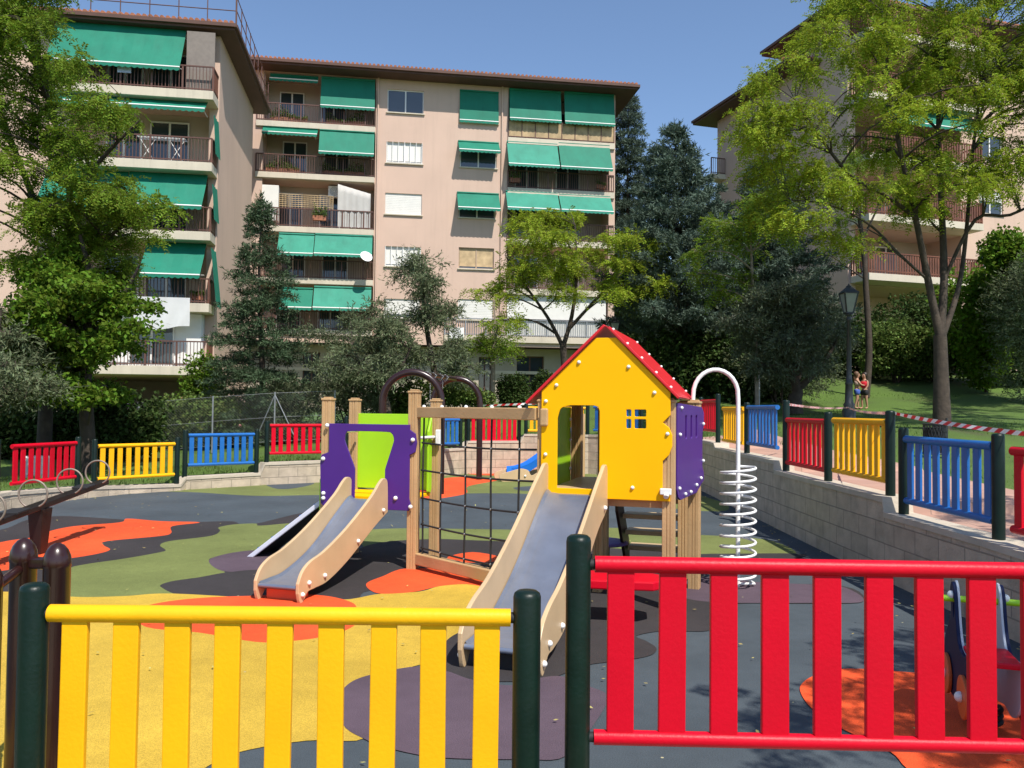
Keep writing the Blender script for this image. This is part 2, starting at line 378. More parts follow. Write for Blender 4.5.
# left: charcoal, orange, charcoal, olive
patch(CHAR, [(-60,535), zl(0,200), zl(110,160), zl(240,145), zl(440,155), zl(640,170), zl(800,168), zl(930,166), zl(1000,180), z4(940,700), z5(110,700), z5(60,765), zl(1024,460), zl(700,480), zl(300,470), zl(0,450), (-60,600)])
patch(ORA, [(-60,560), zl(0,250), zl(170,225), zl(200,205), zl(300,185), zl(480,170), zl(510,155), zl(640,165), zl(800,170), zl(690,185), zl(685,212), zl(640,225), zl(430,245), zl(415,262), zl(440,280), zl(370,300), zl(210,325), zl(60,355), zl(0,365), (-60,578)])
patch(OLV, [zl(270,360), zl(330,340), zl(500,315), zl(640,290), zl(662,280), zl(640,262), zl(680,245), zl(840,225), zl(880,205), zl(875,190), zl(940,178), zl(1024,175), z5(60,620), z5(170,612), z5(240,620), z5(110,690), zl(1024,285), zl(880,305), zl(835,325), zl(900,375), zl(760,395), zl(660,415), zl(645,430), zl(735,460), zl(700,478), zl(400,472), zl(260,470), zl(180,440)])
patch(PUR, [zl(835,325), zl(890,300), zl(1000,283), z5(90,700), z5(130,715), z5(100,745), zl(1024,365), zl(890,365)])
patch(CHAR, [zl(645,430), zl(680,408), zl(800,390), zl(900,372), zl(1040,360), z2(200,180), z2(330,120), z2(420,90), z2(560,80), z2(680,82), z2(900,100), z2(900,200), z2(600,230), z2(390,235), z2(350,265), z2(250,275), zl(1024,470), zl(760,470)])
patch(ORA, [z5(625,715), z5(700,700), z5(780,714), z5(760,730), z5(660,730)], 4)
# mustard field, orange tongues, purple
patch(MUS, [(-80,588), zl(0,448), zl(60,448), zl(200,462), zl(330,470), zl(500,466), zl(690,456), z2(130,262), z2(300,262), z2(350,258), z2(420,245), z2(540,238), z2(600,222), z2(680,216), z2(750,228), z2(775,255), z2(700,300), z2(665,360), z2(620,390), z2(612,435), z2(500,470), z2(400,500), z2(330,600), z2(370,682), z2(200,688), z2(0,722), z1(610,775), z1(500,860), z1(200,950), (-120,900)])
patch(ORA, [z1(480,272), z1(620,256), z1(780,250), z2(120,245), z2(250,250), z2(330,268), z2(352,290), z2(345,340), z2(260,372), z2(150,388), z1(770,390), z1(600,362), z1(440,345), z1(400,300)])
patch(ORA, [z2(380,215), z2(430,192), z2(500,168), z2(640,172), z2(800,186), z2(830,215), z2(775,245), z2(740,226), z2(680,216), z2(600,222), z2(540,236), z2(480,243), z2(410,242)])
patch(CHAR, [z2(615,400), z2(640,372), z2(720,330), z2(820,250), z2(900,160), z3(340,100), z3(560,110), z3(800,130), zr(60,190), zr(200,210), zr(480,222), zr(540,268), zr(400,274), zr(150,275), zr(84,300), zr(84,352), zr(0,358), z3(660,358), z3(592,372), z3(622,388), z3(652,410), z3(630,432), z3(540,448), z3(445,460), z3(330,500), z3(200,510), z2(640,500), z2(615,440)])
patch(PUR, [zr(-40,232), zr(60,195), zr(200,208), zr(400,218), zr(490,228), zr(540,268), zr(400,272), zr(150,272), zr(20,262)])
patch(PUR, [z2(300,560), z2(330,515), z2(400,488), z2(530,465), z2(620,478), z2(700,505), z2(820,522), z2(900,500), z3(370,495), z3(450,525), z3(505,555), z3(470,630), z3(380,735), z3(250,745), z3(0,740), z2(450,712), z2(375,684), z2(310,640)])
patch(CHAR, [z8(20,468), z8(200,464), z8(330,464), z8(370,470), z8(300,485), z8(160,495), z8(20,495)])
# far right bands and the near right orange field
patch(ORA, [zr(350,540), zr(360,512), zr(400,490), zr(480,472), zr(620,478), zr(800,497), zr(1000,545), zr(1300,620), zr(1400,800), zr(1000,900), zr(700,790), zr(620,722), zr(470,650), zr(385,592)])

# ------------------------------------------------------------------ block wall
def wall_mat(name, c1, c2, mort, bw, rh):
    m = bpy.data.materials.new(name); m.use_nodes = True; n = m.node_tree.nodes; l = m.node_tree.links; p = n['Principled BSDF']
    uv = n.new('ShaderNodeUVMap'); bt = n.new('ShaderNodeTexBrick'); bt.inputs['Scale'].default_value = 1; bt.inputs['Brick Width'].default_value = bw; bt.inputs['Row Height'].default_value = rh
    bt.inputs['Mortar Size'].default_value = .007; bt.inputs['Mortar Smooth'].default_value = .3; bt.inputs['Bias'].default_value = -.1
    bt.inputs['Color1'].default_value = (*c1, 1); bt.inputs['Color2'].default_value = (*c2, 1); bt.inputs['Mortar'].default_value = (*mort, 1)
    l.new(uv.outputs[0], bt.inputs['Vector'])
    z = n.new('ShaderNodeTexNoise'); z.inputs['Scale'].default_value = 5; z.inputs['Detail'].default_value = 7; l.new(uv.outputs[0], z.inputs['Vector'])
    r = n.new('ShaderNodeMapRange'); r.inputs['From Min'].default_value = .3; r.inputs['From Max'].default_value = .7; r.inputs['To Min'].default_value = .8; r.inputs['To Max'].default_value = 1.15; l.new(z.outputs['Fac'], r.inputs['Value'])
    h = n.new('ShaderNodeHueSaturation'); l.new(bt.outputs['Color'], h.inputs['Color']); l.new(r.outputs[0], h.inputs['Value']); l.new(h.outputs[0], p.inputs['Base Color']); p.inputs['Roughness'].default_value = .9
    z2_ = n.new('ShaderNodeTexNoise'); z2_.inputs['Scale'].default_value = 40; z2_.inputs['Detail'].default_value = 4; l.new(uv.outputs[0], z2_.inputs['Vector'])
    mm = n.new('ShaderNodeMath'); mm.operation = 'MULTIPLY_ADD'; mm.inputs[1].default_value = -1.2; l.new(bt.outputs['Fac'], mm.inputs[0]); l.new(z2_.outputs['Fac'], mm.inputs[2])
    b = n.new('ShaderNodeBump'); b.inputs['Strength'].default_value = .7; b.inputs['Distance'].default_value = .012; l.new(mm.outputs[0], b.inputs['Height']); l.new(b.outputs[0], p.inputs['Normal'])
    return m
WALLM = wall_mat('concrete_block', (.46, .375, .275), (.53, .43, .32), (.30, .25, .19), .40, .20)
COPE = mat('coping_stone', (.50, .43, .335), .85, .12, 3, .3, 30, dirt=.2)
wall = empty('block_wall', (3.6, 8, 0), 'low tan concrete block wall stepping round the rubber playground floor', 'wall')
me = bpy.data.meshes.new('masonry'); wv = []; wf = []; uvs = []; s = 0
for i in range(len(FLN)):
    if i: s += (inner[i]-inner[i-1]).length
    wv += [(inner[i].x, inner[i].y, -.05), (inner[i].x, inner[i].y, FLN[i][2]-.05), (outer[i].x, outer[i].y, FLN[i][2]-.05), (outer[i].x, outer[i].y, -.3)]; uvs.append(s)
fu = []
for i in range(len(FLN)-1):
    a = 4*i; b = a+4; top = (FLN[i][2], FLN[i+1][2])
    wf.append((a, a+1, b+1, b)); fu.append([(uvs[i], 0), (uvs[i], top[0]), (uvs[i+1], top[1]), (uvs[i+1], 0)])
    wf.append((a+1, a+2, b+2, b+1)); fu.append([(uvs[i], .01), (uvs[i], .19), (uvs[i+1], .19), (uvs[i+1], .01)])
    wf.append((a+2, a+3, b+3, b+2)); fu.append([(uvs[i], 1), (uvs[i], 0), (uvs[i+1], 0), (uvs[i+1], 1)])
wl = wloc(wall)
me.from_pydata([tuple(Vector(v)-wl) for v in wv], [], wf); me.materials.append(WALLM)
ul = me.uv_layers.new(name='UVMap'); k = 0
for f in fu:
    for c in f: ul.data[k].uv = c; k += 1
link('masonry', me, wall)
ci = offset(FLN, -.135); co = offset(FLN, .15)
mb = MB()
for i in range(len(FLN)-1):
    z0, z1_ = FLN[i][2], FLN[i+1][2]
    if (Vector(FLN[i][:2])-Vector(FLN[i+1][:2])).length < .02: continue
    a, b, c, d = ci[i], ci[i+1], co[i+1], co[i]
    vs = [(a.x,a.y,z0-.052),(b.x,b.y,z1_-.052),(c.x,c.y,z1_-.052),(d.x,d.y,z0-.052),(a.x,a.y,z0),(b.x,b.y,z1_),(c.x,c.y,z1_),(d.x,d.y,z0)]
    mb.add(vs, [(0,3,2,1),(4,5,6,7),(0,1,5,4),(2,3,7,6),(1,2,6,5),(0,4,7,3)])
mb.build('coping', COPE, wall)
# near kerb that the near fence stands on
kb = MB()
for i in range(len(near_pts)-1):
    a, b = near_pts[i], near_pts[i+1]
    c = [(a[0],2.60,-.05),(b[0],2.60,-.05),(b[0],2.92,-.05),(a[0],2.92,-.05),(a[0],2.60,a[2]-.02),(b[0],2.60,b[2]-.02),(b[0],2.92,b[2]-.02),(a[0],2.92,a[2]-.02)]
    kb.add([Vector(q) for q in c], [(0,1,2,3),(7,6,5,4),(0,4,5,1),(2,6,7,3),(1,5,6,2),(3,7,4,0)])
tag(kb.build('kerb', COPE), kind='structure')

# ------------------------------------------------------------------ fence panels
JR = random.Random(4)
def fpanel(m, A, B, ztop, zw, label, npk=9, posts=(1, 1), ptop=(None, None), rr=.034, pw=.088, pr=.046, grp='fence panels round the playground', H=.57, sag=0.):
    A = Vector(A); B = Vector(B); d = (B-A).normalized(); nn = Vector((-d.y, d.x)); L = (B-A).length
    t = empty('fence_panel', (*((A+B)/2), zw), label, 'fence panel', grp)
    def P(s, z, o=0): return Vector((A.x + d.x*s + nn.x*o, A.y + d.y*s + nn.y*o, z))
    e = .055
    top = MB(); top.cyl(P(e, ztop-rr), P(L-e, ztop-rr), rr, seg=20); top.build('top_rail', m, t)
    bot = MB(); zb = ztop-H-rr; bot.cyl(P(e, zb), P(L-e, zb), rr*.9, seg=20); bot.build('bottom_rail', m, t)
    pitch = (L-2*e)/npk
    for k in range(npk):
        s0 = e + pitch*(k+.5)
        s0 += JR.uniform(-.004, .004); q = MB(); D = Vector((d.x, d.y, JR.uniform(-.006,.006))).normalized(); ZZ = Vector((-D.z*d.x, -D.z*d.y, 1)).normalized(); q.frame(P(s0, 0, JR.uniform(-.003,.003)) , D, Vector((nn.x, nn.y, 0)), ZZ, -pw/2, pw/2, -.012, .012, zb+rr*.6, ztop-rr*1.6)
        q.build('picket', m, t, bevel=.004)
    for i, s0 in enumerate((0, L)):
        if posts[i]:
            pz = ptop[i] if ptop[i] else ztop + .075
            q = MB(); b = P(s0, zw-.06); h = pz-zw+.06
            q.lathe(b, [(pr, 0), (pr, h-.022), (pr*.93, h-.010), (pr*.7, h-.002), (pr*.3, h)], 20); po = q.build('post', GRN, t)
            for zz in (ztop-rr, zb):
                k = MB(); sgn = 1 if i == 0 else -1; k.cyl(P(s0+sgn*pr*.8, zz), P(s0+sgn*(e+.012), zz), rr*.62, seg=10); k.build('bracket', BLACK, po)
    return t
# near panels (big in view)
_a, _b, _c = at(34,614,2.8), at(527,614,2.8), at(270,606.5,2.8)
fpanel(YEL, (_a.x,2.80), (_b.x,2.80), _c.z, .05, 'near yellow fence panel between two dark green posts, left of the red one', 9, (1,1), (at(34,583,2.8).z, at(527,590,2.8).z), rr=.0295, pw=.087, pr=.047, H=.57)
_a = at(575,560,2.78)
fpanel(REDP, (_a.x+.012,2.78), (_a.x+1.66,2.73), at(760,558.5,2.76).z, .22, 'near red fence panel standing higher than the yellow one beside it', 9, (1,1), (at(575,534.5,2.78).z, at(575,533,2.78).z), rr=.0275, pw=.090, pr=.042, H=.575)
for m, A, B, zt, zw, lab, po, pt in [
 (BLU, (-7.80,9.85), (-7.74,12.38), 1.01, .26, 'blue fence panel cut by the left edge, behind the hoop seesaw', (0,1), (None,1.06)),
 (REDP, (-7.67,12.55), (-7.38,14.0), .975, .25, 'red fence panel on the left wall, between blue and yellow panels', (0,1), (None,1.05)),
 (YEL, (-7.25,14.3), (-6.30,15.5), .905, .14, 'lowest yellow fence panel, by the chain link on the left side', (1,1), (1.0,1.0)),
 (BLU, (-6.24,15.72), (-5.17,16.68), 1.06, .24, 'blue fence panel on the left, between yellow and red panels', (1,1), (1.13,1.13)),
 (REDP, (-5.02,16.87), (-3.75,17.72), 1.235, .45, 'red fence panel just left of the purple tower panel', (1,1), (1.30,1.30)),
 (YEL, (-3.60,17.87), (-2.33,18.78), 1.33, .55, 'yellow fence panel mostly hidden behind the lime tower board', (1,1), (None,None)),
 (BLU, (-2.2,18.92), (-1.24,20.0), 1.35, .62, 'narrow looking blue fence panel behind the brown swing arches', (1,1), (None,None)),
 (REDP, (-1.06,20.16), (.19,20.55), 1.40, .80, 'red fence panel at the back, seen through the climbing net', (1,1), (None,None)),
 (YEL, (.36,20.6), (1.9,20.52), 1.66, .97, 'yellow fence panel at the back, cut by the playhouse edge', (1,1), (None,None)),
 (BLU, (2.0,20.45), (3.1,19.6), 1.69, .98, 'blue fence panel seen through the playhouse window', (0,1), (None,None)),
 (REDP, (3.92,17.0), (3.885,15.45), 1.82, .99, 'farthest red fence panel on the right wall, just past the roof edge', (1,1), (1.88,1.92)),
 (YEL, (3.88,15.1), (3.835,13.5), 1.67, .92, 'far yellow fence panel on the right wall, left of the white spiral', (0,0), (None,None)),
 (BLU, (3.80,13.25), (3.76,11.55), 1.69, .92, 'blue fence panel on the right wall, right beside the white spiral', (1,0), (1.74,None)),
 (REDP, (3.745,11.2), (3.71,9.62), 1.515, .79, 'red fence panel on the right wall, left of the lamp post', (1,1), (1.755,1.60)),
 (YEL, (3.71,9.5), (3.69,8.0), 1.535, .79, 'yellow fence panel on the right wall in front of the lamp post', (0,1), (None,1.62)),
 (BLU, (3.685,7.72), (3.685,6.22), 1.385, .65, 'blue fence panel on the right wall in front of the lawn tree', (1,1), (1.46,1.45)),
 (REDP, (3.68,6.08), (3.67,4.62), 1.36, .63, 'red fence panel on the right wall, cut by the right edge', (0,1), (None,None))]:
    fpanel(m, A, B, zt, zw, lab, 9, po, pt)
# ------------------------------------------------------------------ apartment buildings
class Facade:
    def __init__(s, P, ang):
        s.u = V(math.cos(R(ang)), math.sin(R(ang)), 0); s.n = V(math.sin(R(ang)), -math.cos(R(ang)), 0); s.P = V(P[0], P[1], 0)
    def sz(s, px, py, off=0.):
        d = ray(px, py); P = s.P + s.n*off; t = s.n.dot(P-EYE)/s.n.dot(d); q = EYE + d*t
        return (q-P).dot(s.u), q.z
    def pt(s, a, z, off=0.): return s.P + s.u*a + s.n*off + Z*z
    def box(s, mb, a0, a1, z0, z1, o0, o1): mb.frame(s.P, s.u, s.n, Z, a0, a1, o0, o1, z0, z1)
def walls(bld, F, S0, S1, Z0, Z1, holes, depth, m, wl=True):
    """outer shell with openings; holes: (s0, s1, z0, z1, depth)"""
    mb = MB()
    xs = sorted({S0, S1, *[h[0] for h in holes], *[h[1] for h in holes]}); zs = sorted({Z0, Z1, *[h[2] for h in holes], *[h[3] for h in holes]})
    for i in range(len(xs)-1):
        for j in range(len(zs)-1):
            cx, cz = (xs[i]+xs[i+1])/2, (zs[j]+zs[j+1])/2
            if any(h[0] < cx < h[1] and h[2] < cz < h[3] for h in holes): continue
            mb.quad(F.pt(xs[i], zs[j]), F.pt(xs[i+1], zs[j]), F.pt(xs[i+1], zs[j+1]), F.pt(xs[i], zs[j+1]))
    for a, b, c, d, dp in holes:
        mb.quad(F.pt(a,c), F.pt(a,c,-dp), F.pt(a,d,-dp), F.pt(a,d)); mb.quad(F.pt(b,c), F.pt(b,d), F.pt(b,d,-dp), F.pt(b,c,-dp))
        mb.quad(F.pt(a,d), F.pt(a,d,-dp), F.pt(b,d,-dp), F.pt(b,d)); mb.quad(F.pt(a,c), F.pt(b,c), F.pt(b,c,-dp), F.pt(a,c,-dp))
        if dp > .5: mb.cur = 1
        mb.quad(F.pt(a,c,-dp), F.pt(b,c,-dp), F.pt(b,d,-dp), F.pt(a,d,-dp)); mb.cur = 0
    mb.quad(F.pt(S0,Z0), F.pt(S0,Z1), F.pt(S0,Z1,-depth), F.pt(S0,Z0,-depth)); mb.quad(F.pt(S1,Z0), F.pt(S1,Z0,-depth), F.pt(S1,Z1,-depth), F.pt(S1,Z1))
    mb.quad(F.pt(S0,Z0,-depth), F.pt(S0,Z1,-depth), F.pt(S1,Z1,-depth), F.pt(S1,Z0,-depth)); mb.quad(F.pt(S0,Z1), F.pt(S1,Z1), F.pt(S1,Z1,-depth), F.pt(S0,Z1,-depth))
    return mb.build('wall', [m, INNER], bld)
def railing(par, F, a0, a1, z0, z1, off, m=None, kind='bars', side=None, name='railing'):
    """side: (offset0, offset1, s) builds along the depth instead"""
    m = m or IRON; mb = MB()
    def bx(u0, u1, za, zb, t):
        if side is None: F.box(mb, u0, u1, za, zb, off-t/2, off+t/2)
        else: F.box(mb, off-t/2, off+t/2, za, zb, u0, u1)
    if kind == 'bars':
        bx(a0, a1, z1-.05, z1, .05); bx(a0, a1, z0+.06, z0+.10, .04)
        k = int((a1-a0)/.125)
        for i in range(k+1):
            x = a0 + (a1-a0)*i/max(k,1); wd = .035 if i % 9 == 0 else .011
            bx(x-wd, x+wd, z0, z1-.03, .03)
    elif kind == 'wood':
        bx(a0, a1, z1-.06, z1, .07); bx(a0, a1, z0+.1, z0+.17, .05); k = int((a1-a0)/.15)
        for i in range(k+1):
            x = a0 + (a1-a0)*i/max(k,1); bx(x-.048, x+.048, z0+.02, z1-.06, .025)
    elif kind == 'cane':
        k = int((a1-a0)/.035)
        for i in range(k): bx(lerp(a0,a1,i/k)+.003, lerp(a0,a1,(i+1)/k)-.003, z0+.06, z1-.03+.03*math.sin(i*1.7), .02)
        mb.cur = 1; bx(a0, a1, z1-.045, z1, .09); bx(a0, a1, z0+.05, z0+.09, .07)
        for i in range(9): x = lerp(a0, a1, i/8); bx(x-.02, x+.02, z0, z1, .085)
        return mb.build(name, [CANE, IRON], par)
    elif kind == 'panel': bx(a0, a1, z0+.05, z1, .04)
    return mb.build(name, m, par)
def balcony(bld, F, a0, a1, zf, off, rail='bars', rh=1.0, th=.32, back=0., sides=(0,0), rm=None):
    """slab edge with a railing; zf = floor level"""
    mb = MB(); F.box(mb, a0, a1, zf-th, zf, -back, off); o = mb.build('balcony', CREAM, bld, bevel=.01)
    # fluted slab edge
    rl = railing(o, F, a0+.03, a1-.03, zf, zf+rh, off-.08, rm or (WOODR if rail == 'wood' else CANE if rail == 'panel' else IRON), rail)
    for i, s_ in enumerate((a0+.04, a1-.04)):
        if sides[i]: railing(o, F, .02, off-.1, zf, zf+rh, s_, WOODR if rail in ('wood',) or sides[i] == 2 else IRON, 'wood' if sides[i] == 2 or rail == 'wood' else 'bars', side=True)
    return o
def awning(bld, F, a0, a1, zt, zb, base, proj, m=AWN, valance=.16, side=False):
    """sloping cloth from a roller at the wall down to a white front bar with a scalloped valance"""
    mb = MB(); th = .012; o0, o1 = base, base+proj; nseg = 14
    def pt(a, t, lift=0):
        sag = -.05*math.sin(math.pi*t)*proj*.6 - .012*math.sin(9*a+3*t)
        return F.pt(a, lerp(zt, zb+valance, t)+sag+lift, lerp(o0, o1, t))
    na = max(2, int((a1-a0)/.35))
    for i in range(na):
        x0 = lerp(a0, a1, i/na); x1 = lerp(a0, a1, (i+1)/na)
        for k in range(6):
            t0, t1 = k/6, (k+1)/6
            mb.add([pt(x0,t0), pt(x1,t0), pt(x1,t1), pt(x0,t1)], [(0,1,2,3)], True)
            mb.add([pt(x0,t0,-th), pt(x1,t0,-th), pt(x1,t1,-th), pt(x0,t1,-th)], [(3,2,1,0)], True)
    ns = max(4, int((a1-a0)/.22))
    for i in range(ns):       # scallops
        x0, x1 = lerp(a0,a1,i/ns), lerp(a0,a1,(i+1)/ns); q = []
        for k in range(5):
            t = k/4; q.append(F.pt(lerp(x0,x1,t), zb + .05*(1-math.sin(math.pi*t)), o1+.02))
        mb.add([F.pt(x0, zb+valance, o1+.02), *q, F.pt(x1, zb+valance, o1+.02)], [tuple(range(7))])
    o = mb.build('awning', m, bld)
    b = MB(); b.cyl(F.pt(a0, zb+valance+.0, o1), F.pt(a1, zb+valance+.0, o1), .035, seg=8); b.build('front_bar', FRAMEW, o)
    r = MB(); r.cyl(F.pt(a0, zt, o0+.02), F.pt(a1, zt, o0+.02), .06, seg=8); r.build('roller', m, o)
    if proj > .3:
        ar = MB()
        for x in (a0+.1, a1-.1): ar.cyl(F.pt(x, zt-.75*(zt-zb)-.1, o0), F.pt(x, zb+valance, o1-.02), .018, seg=6)
        ar.build('arm', FRAMEW, o)
    return o
def window(bld, F, a0, a1, z0, z1, dp=.14, frame=None, leaves=2, shut=0., bars=False):
    fm = frame or FRAMEW; mb = MB(); t = .05; o0, o1 = -dp+.005, -dp+.06
    for x0, x1, y0, y1 in ((a0,a1,z0,z0+t), (a0,a1,z1-t,z1), (a0,a0+t,z0+t,z1-t), (a1-t,a1,z0+t,z1-t)): F.box(mb, x0, x1, y0, y1, o0, o1)
    for k in range(1, leaves):
        x = lerp(a0, a1, k/leaves); F.box(mb, x-.035, x+.035, z0+t, z1-t, o0, o1-.004)
    o = mb.build('window', fm, bld)
    p = MB(); F.box(p, a0+t, a1-t, z0+t, z1-t, o0+.004, o0+.02); p.build('pane', GLASS, o)
    if shut:
        s_ = MB(); zz = z1 - (z1-z0)*shut; k = int((z1-zz)/.09)
        for i in range(k): F.box(s_, a0+.02, a1-.02, lerp(zz,z1,i/k)+.006, lerp(zz,z1,(i+1)/k), o1+.004, o1+.02)
        s_.build('shutter', SHUT, o)
    if bars:
        s_ = MB()
        for i in range(int((a1-a0)/.30)+1):
            x = lerp(a0+.03, a1-.03, i/int((a1-a0)/.30)); F.box(s_, x-.011, x+.011, z0, z1, .005, .035)
        for zz in (z0+.03,): F.box(s_, a0, a1, zz, zz+.03, .01, .03)
        s_.build('window_grille', FRAMEW, o)
    sl_ = MB(); F.box(sl_, a0-.06, a1+.06, z0-.06, z0-.002, -.02, .09); sl_.build('sill', CREAM, o)
    return o
def door(bld, F, a0, a1, z0, z1, off, leaves=2, fm=None):
    mb = MB(); t = .06
    for x0, x1, y0, y1 in ((a0,a1,z1-t,z1), (a0,a0+t,z0,z1-t), (a1-t,a1,z0,z1-t), (a0+t,a1-t,z0,z0+t)): F.box(mb, x0, x1, y0, y1, off, off+.06)
    for k in range(1, leaves):
        x = lerp(a0,a1,k/leaves); F.box(mb, x-.04, x+.04, z0+t, z1-t, off, off+.056)
    o = mb.build('balcony_door', fm or FRAMEW, bld)
    p = MB(); F.box(p, a0+t, a1-t, z0+t, z1-t, off+.004, off+.02); p.build('pane', GLASS, o)
    return o
def air_unit(bld, F, a, z, off):
    mb = MB(); F.box(mb, a, a+.8, z, z+.6, off, off+.32); o = mb.build('air_conditioner', FRAMEW, bld, bevel=.02)
    g = MB(); c = F.pt(a+.33, z+.3, off+.325)
    for r_ in (.08,.15,.22): g.tube([c + F.u*r_*math.cos(t) + Z*r_*math.sin(t) for t in np.linspace(0, 2*math.pi, 20)[:-1]], .012, 5, closed=True)
    g.build('fan_grille', GALV, o)
def roof(bld, F, S0, S1, zt, depth, over, rise=1.6, sides=(1,1)):
    """brown soffit and fascia all round, low tiled slopes above"""
    a0, a1 = S0-over*sides[0], S1+over*sides[1]; mb = MB()
    F.box(mb, a0, a1, zt, zt+.16, -depth-over, over)
    o = mb.build('eaves', EAVE, bld)
    g = MB()
    g.frame(F.P, F.u, F.n, Z, a0-.10, a1+.10, over+.002, over+.12, zt+.10, zt+.24)
    g.frame(F.P, F.u, F.n, Z, a0-.12, a0-.002, -depth-over, over, zt+.10, zt+.24); g.frame(F.P, F.u, F.n, Z, a1+.002, a1+.12, -depth-over, over, zt+.10, zt+.24)
    g.build('gutter', EAVE, o)
    t = MB(); cz = zt+.165+rise; A = F.pt(a0-.05, zt+.165, over+.05); B = F.pt(a1+.05, zt+.165, over+.05); C_ = F.pt(a1+.05, zt+.165, -depth-over); D = F.pt(a0-.05, zt+.165, -depth-over)
    h = min(depth/2+over, (a1-a0)/2); r0 = F.pt(a0+h, cz, -depth/2); r1 = F.pt(a1-h, cz, -depth/2)
    # courses of rounded tiles along the front slope edge
    t.add([A,B,r1,r0], [(0,1,2,3)]); t.add([B,C_,r1], [(0,1,2)]); t.add([C_,D,r0,r1], [(0,1,2,3)]); t.add([D,A,r0], [(0,1,2)])
    nt_ = int((a1-a0)/.22)
    for i in range(nt_):
        x = lerp(a0, a1, (i+.5)/nt_); t.cyl(F.pt(x, zt+.27, over+.10), F.pt(x, zt+.27+.22, over-1.0), .085, seg=6)
    dn = int((depth+over)/.24)
    for sd, x in ((0, a0-.07), (1, a1+.07)):
        for i in range(dn):
            y = lerp(over-1.0, -depth, (i+.5)/dn); sg = 1 if sd == 0 else -1
            t.cyl(F.pt(x, zt+.19, y), F.pt(x+sg*1.0, zt+.41, y), .085, seg=6)
    t.build('roof_tiles', TILE, o)
    return o

# ---- middle building
FM = Facade((-12.95, 43.0), 8.7)
def m2(zx, zy): return (240+zx/2.56, 40+zy/2.56)
mid = empty('apartment_building', FM.pt(10, 2, 0), 'pink apartment block facing the playground with full height roof line and two awning bays', 'building')
S = lambda zx, zy=300, off=0: FM.sz(*m2(zx, zy), off)[0]
H = lambda zx, zy, off=0: FM.sz(*m2(zx, zy), off)[1]
zr_ = H(345, 98); z_lo = 5.0
L0, L1 = S(40), S(346); R0, R1 = S(686), S(958); SA, SB = L0-1.6, R1+.05
fz_l = [H(200, y) for y in (215, 345, 481, 611, 742)]     # floor levels (top of slab bands)
fz_r = [H(820, y) for y in (258, 385, 515, 640, 762)]
holes = []
def rowz(fz, i): return fz[i], (zr_-.02 if i == 0 else fz[i-1]-.33)
for i in range(5): holes.append((L0+.35, L1, *rowz(fz_l, i), 1.5)); holes.append((R0, R1-.3, *rowz(fz_r, i), 1.5))
wins = [(378,470,128,187), (375,467,262,316), (372,465,393,447), (371,463,529,580), (368,460,663,712),
        (564,660,134,212), (564,657,270,327), (561,653,398,456), (560,650,532,586), (558,647,664,716)]
wrec = []
for a, b, c, d in wins:
    s0, z1w = FM.sz(*m2(a, c)); s1, z0w = FM.sz(*m2(b, d)); z1w = H((a+b)/2, c); z0w = H((a+b)/2, d)
    wrec.append((s0, s1, z0w, z1w)); holes.append((s0, s1, z0w, z1w, .14))
walls(mid, FM, SA, SB, z_lo, zr_, holes, 11, PINK)
ph = [FM.sz(481, 387), FM.sz(493, 358)]
hb = []
for a, b, zt_ in ((481,494,357), (520,548,356), (300,318,352)):
    s0 = FM.sz(a, 380)[0]; s1 = FM.sz(b, 380)[0]; hb.append((s0, s1, 2.1, FM.sz(a, zt_, -1.2)[1], .3))
fb = Facade(FM.pt(0,0,-1.2), 8.7)
g = MB(); GREYW = mat('grey_ground_floor_render', (.42, .36, .28), .85, .08, .8, dirt=.2)
o = walls(mid, fb, SA+.3, SB-.3, 1.4, z_lo-.02, hb, 9, GREYW); o.name = 'ground_floor_wall'
g = MB(); fb.box(g, SA+.3, SB-.3, 3.55, 3.72, .002, .03); g.build('string_course', CREAM, mid)
for a, b, c, d, _ in hb: door(mid, fb, a, b, c, d, -.28, 2, IRON)
roof(mid, FM, SA, SB, zr_, 11, 1.0, 1.7)
for i in range(5):
    o = balcony(mid, FM, L0, L1-.02, fz_l[i], .12, 'bars', 1.0, .30, back=.02)
    o = balcony(mid, FM, R0-.02, R1, fz_r[i], .12, 'cane' if i == 0 else 'bars', 1.0, .34, back=.02) if i < 4 else balcony(mid, FM, R0-3.4, R1, fz_r[i], .14, 'bars', .95, .34, back=.02, rm=GALV)
    for s0, s1 in ((L0+1.0, L0+2.3), (L0+3.2, L0+4.6)):
        door(mid, FM, s0 + .2*(i % 2), s1 + .2*(i % 2), fz_l[i]+.02, fz_l[i]+2.15, -1.48)
    door(mid, FM, R0+.6, R0+2.0, fz_r[i]+.02, fz_r[i]+2.15, -1.48); door(mid, FM, R0+3.0, R0+4.4, fz_r[i]+.02, fz_r[i]+2.1, -1.48)
for i, (a, b, c, d) in enumerate(wrec):
    k, cl = i % 5, i // 5
    if cl == 0: window(mid, FM, a, b, c, d, leaves=2, shut=(0, .0, .98, 0, .8)[k] , bars=k in (1, 3))
    else: window(mid, FM, a, b, c, d, leaves=2, frame=mat('tan_window_frame', (.42,.30,.2), .5, .1) if k == 3 else FRAMEW, shut=(0,0,0,0,.98)[k])
    if (cl, k) in ((0,1), (0,3), (1,3)):   # blinds half down behind the glass: pale cloth inside
        p = MB(); FM.box(p, a+.06, b-.06, lerp(c,d,.12), d-.06, -.114, -.109); p.build('blind', CANE if cl else SHUT, mid)
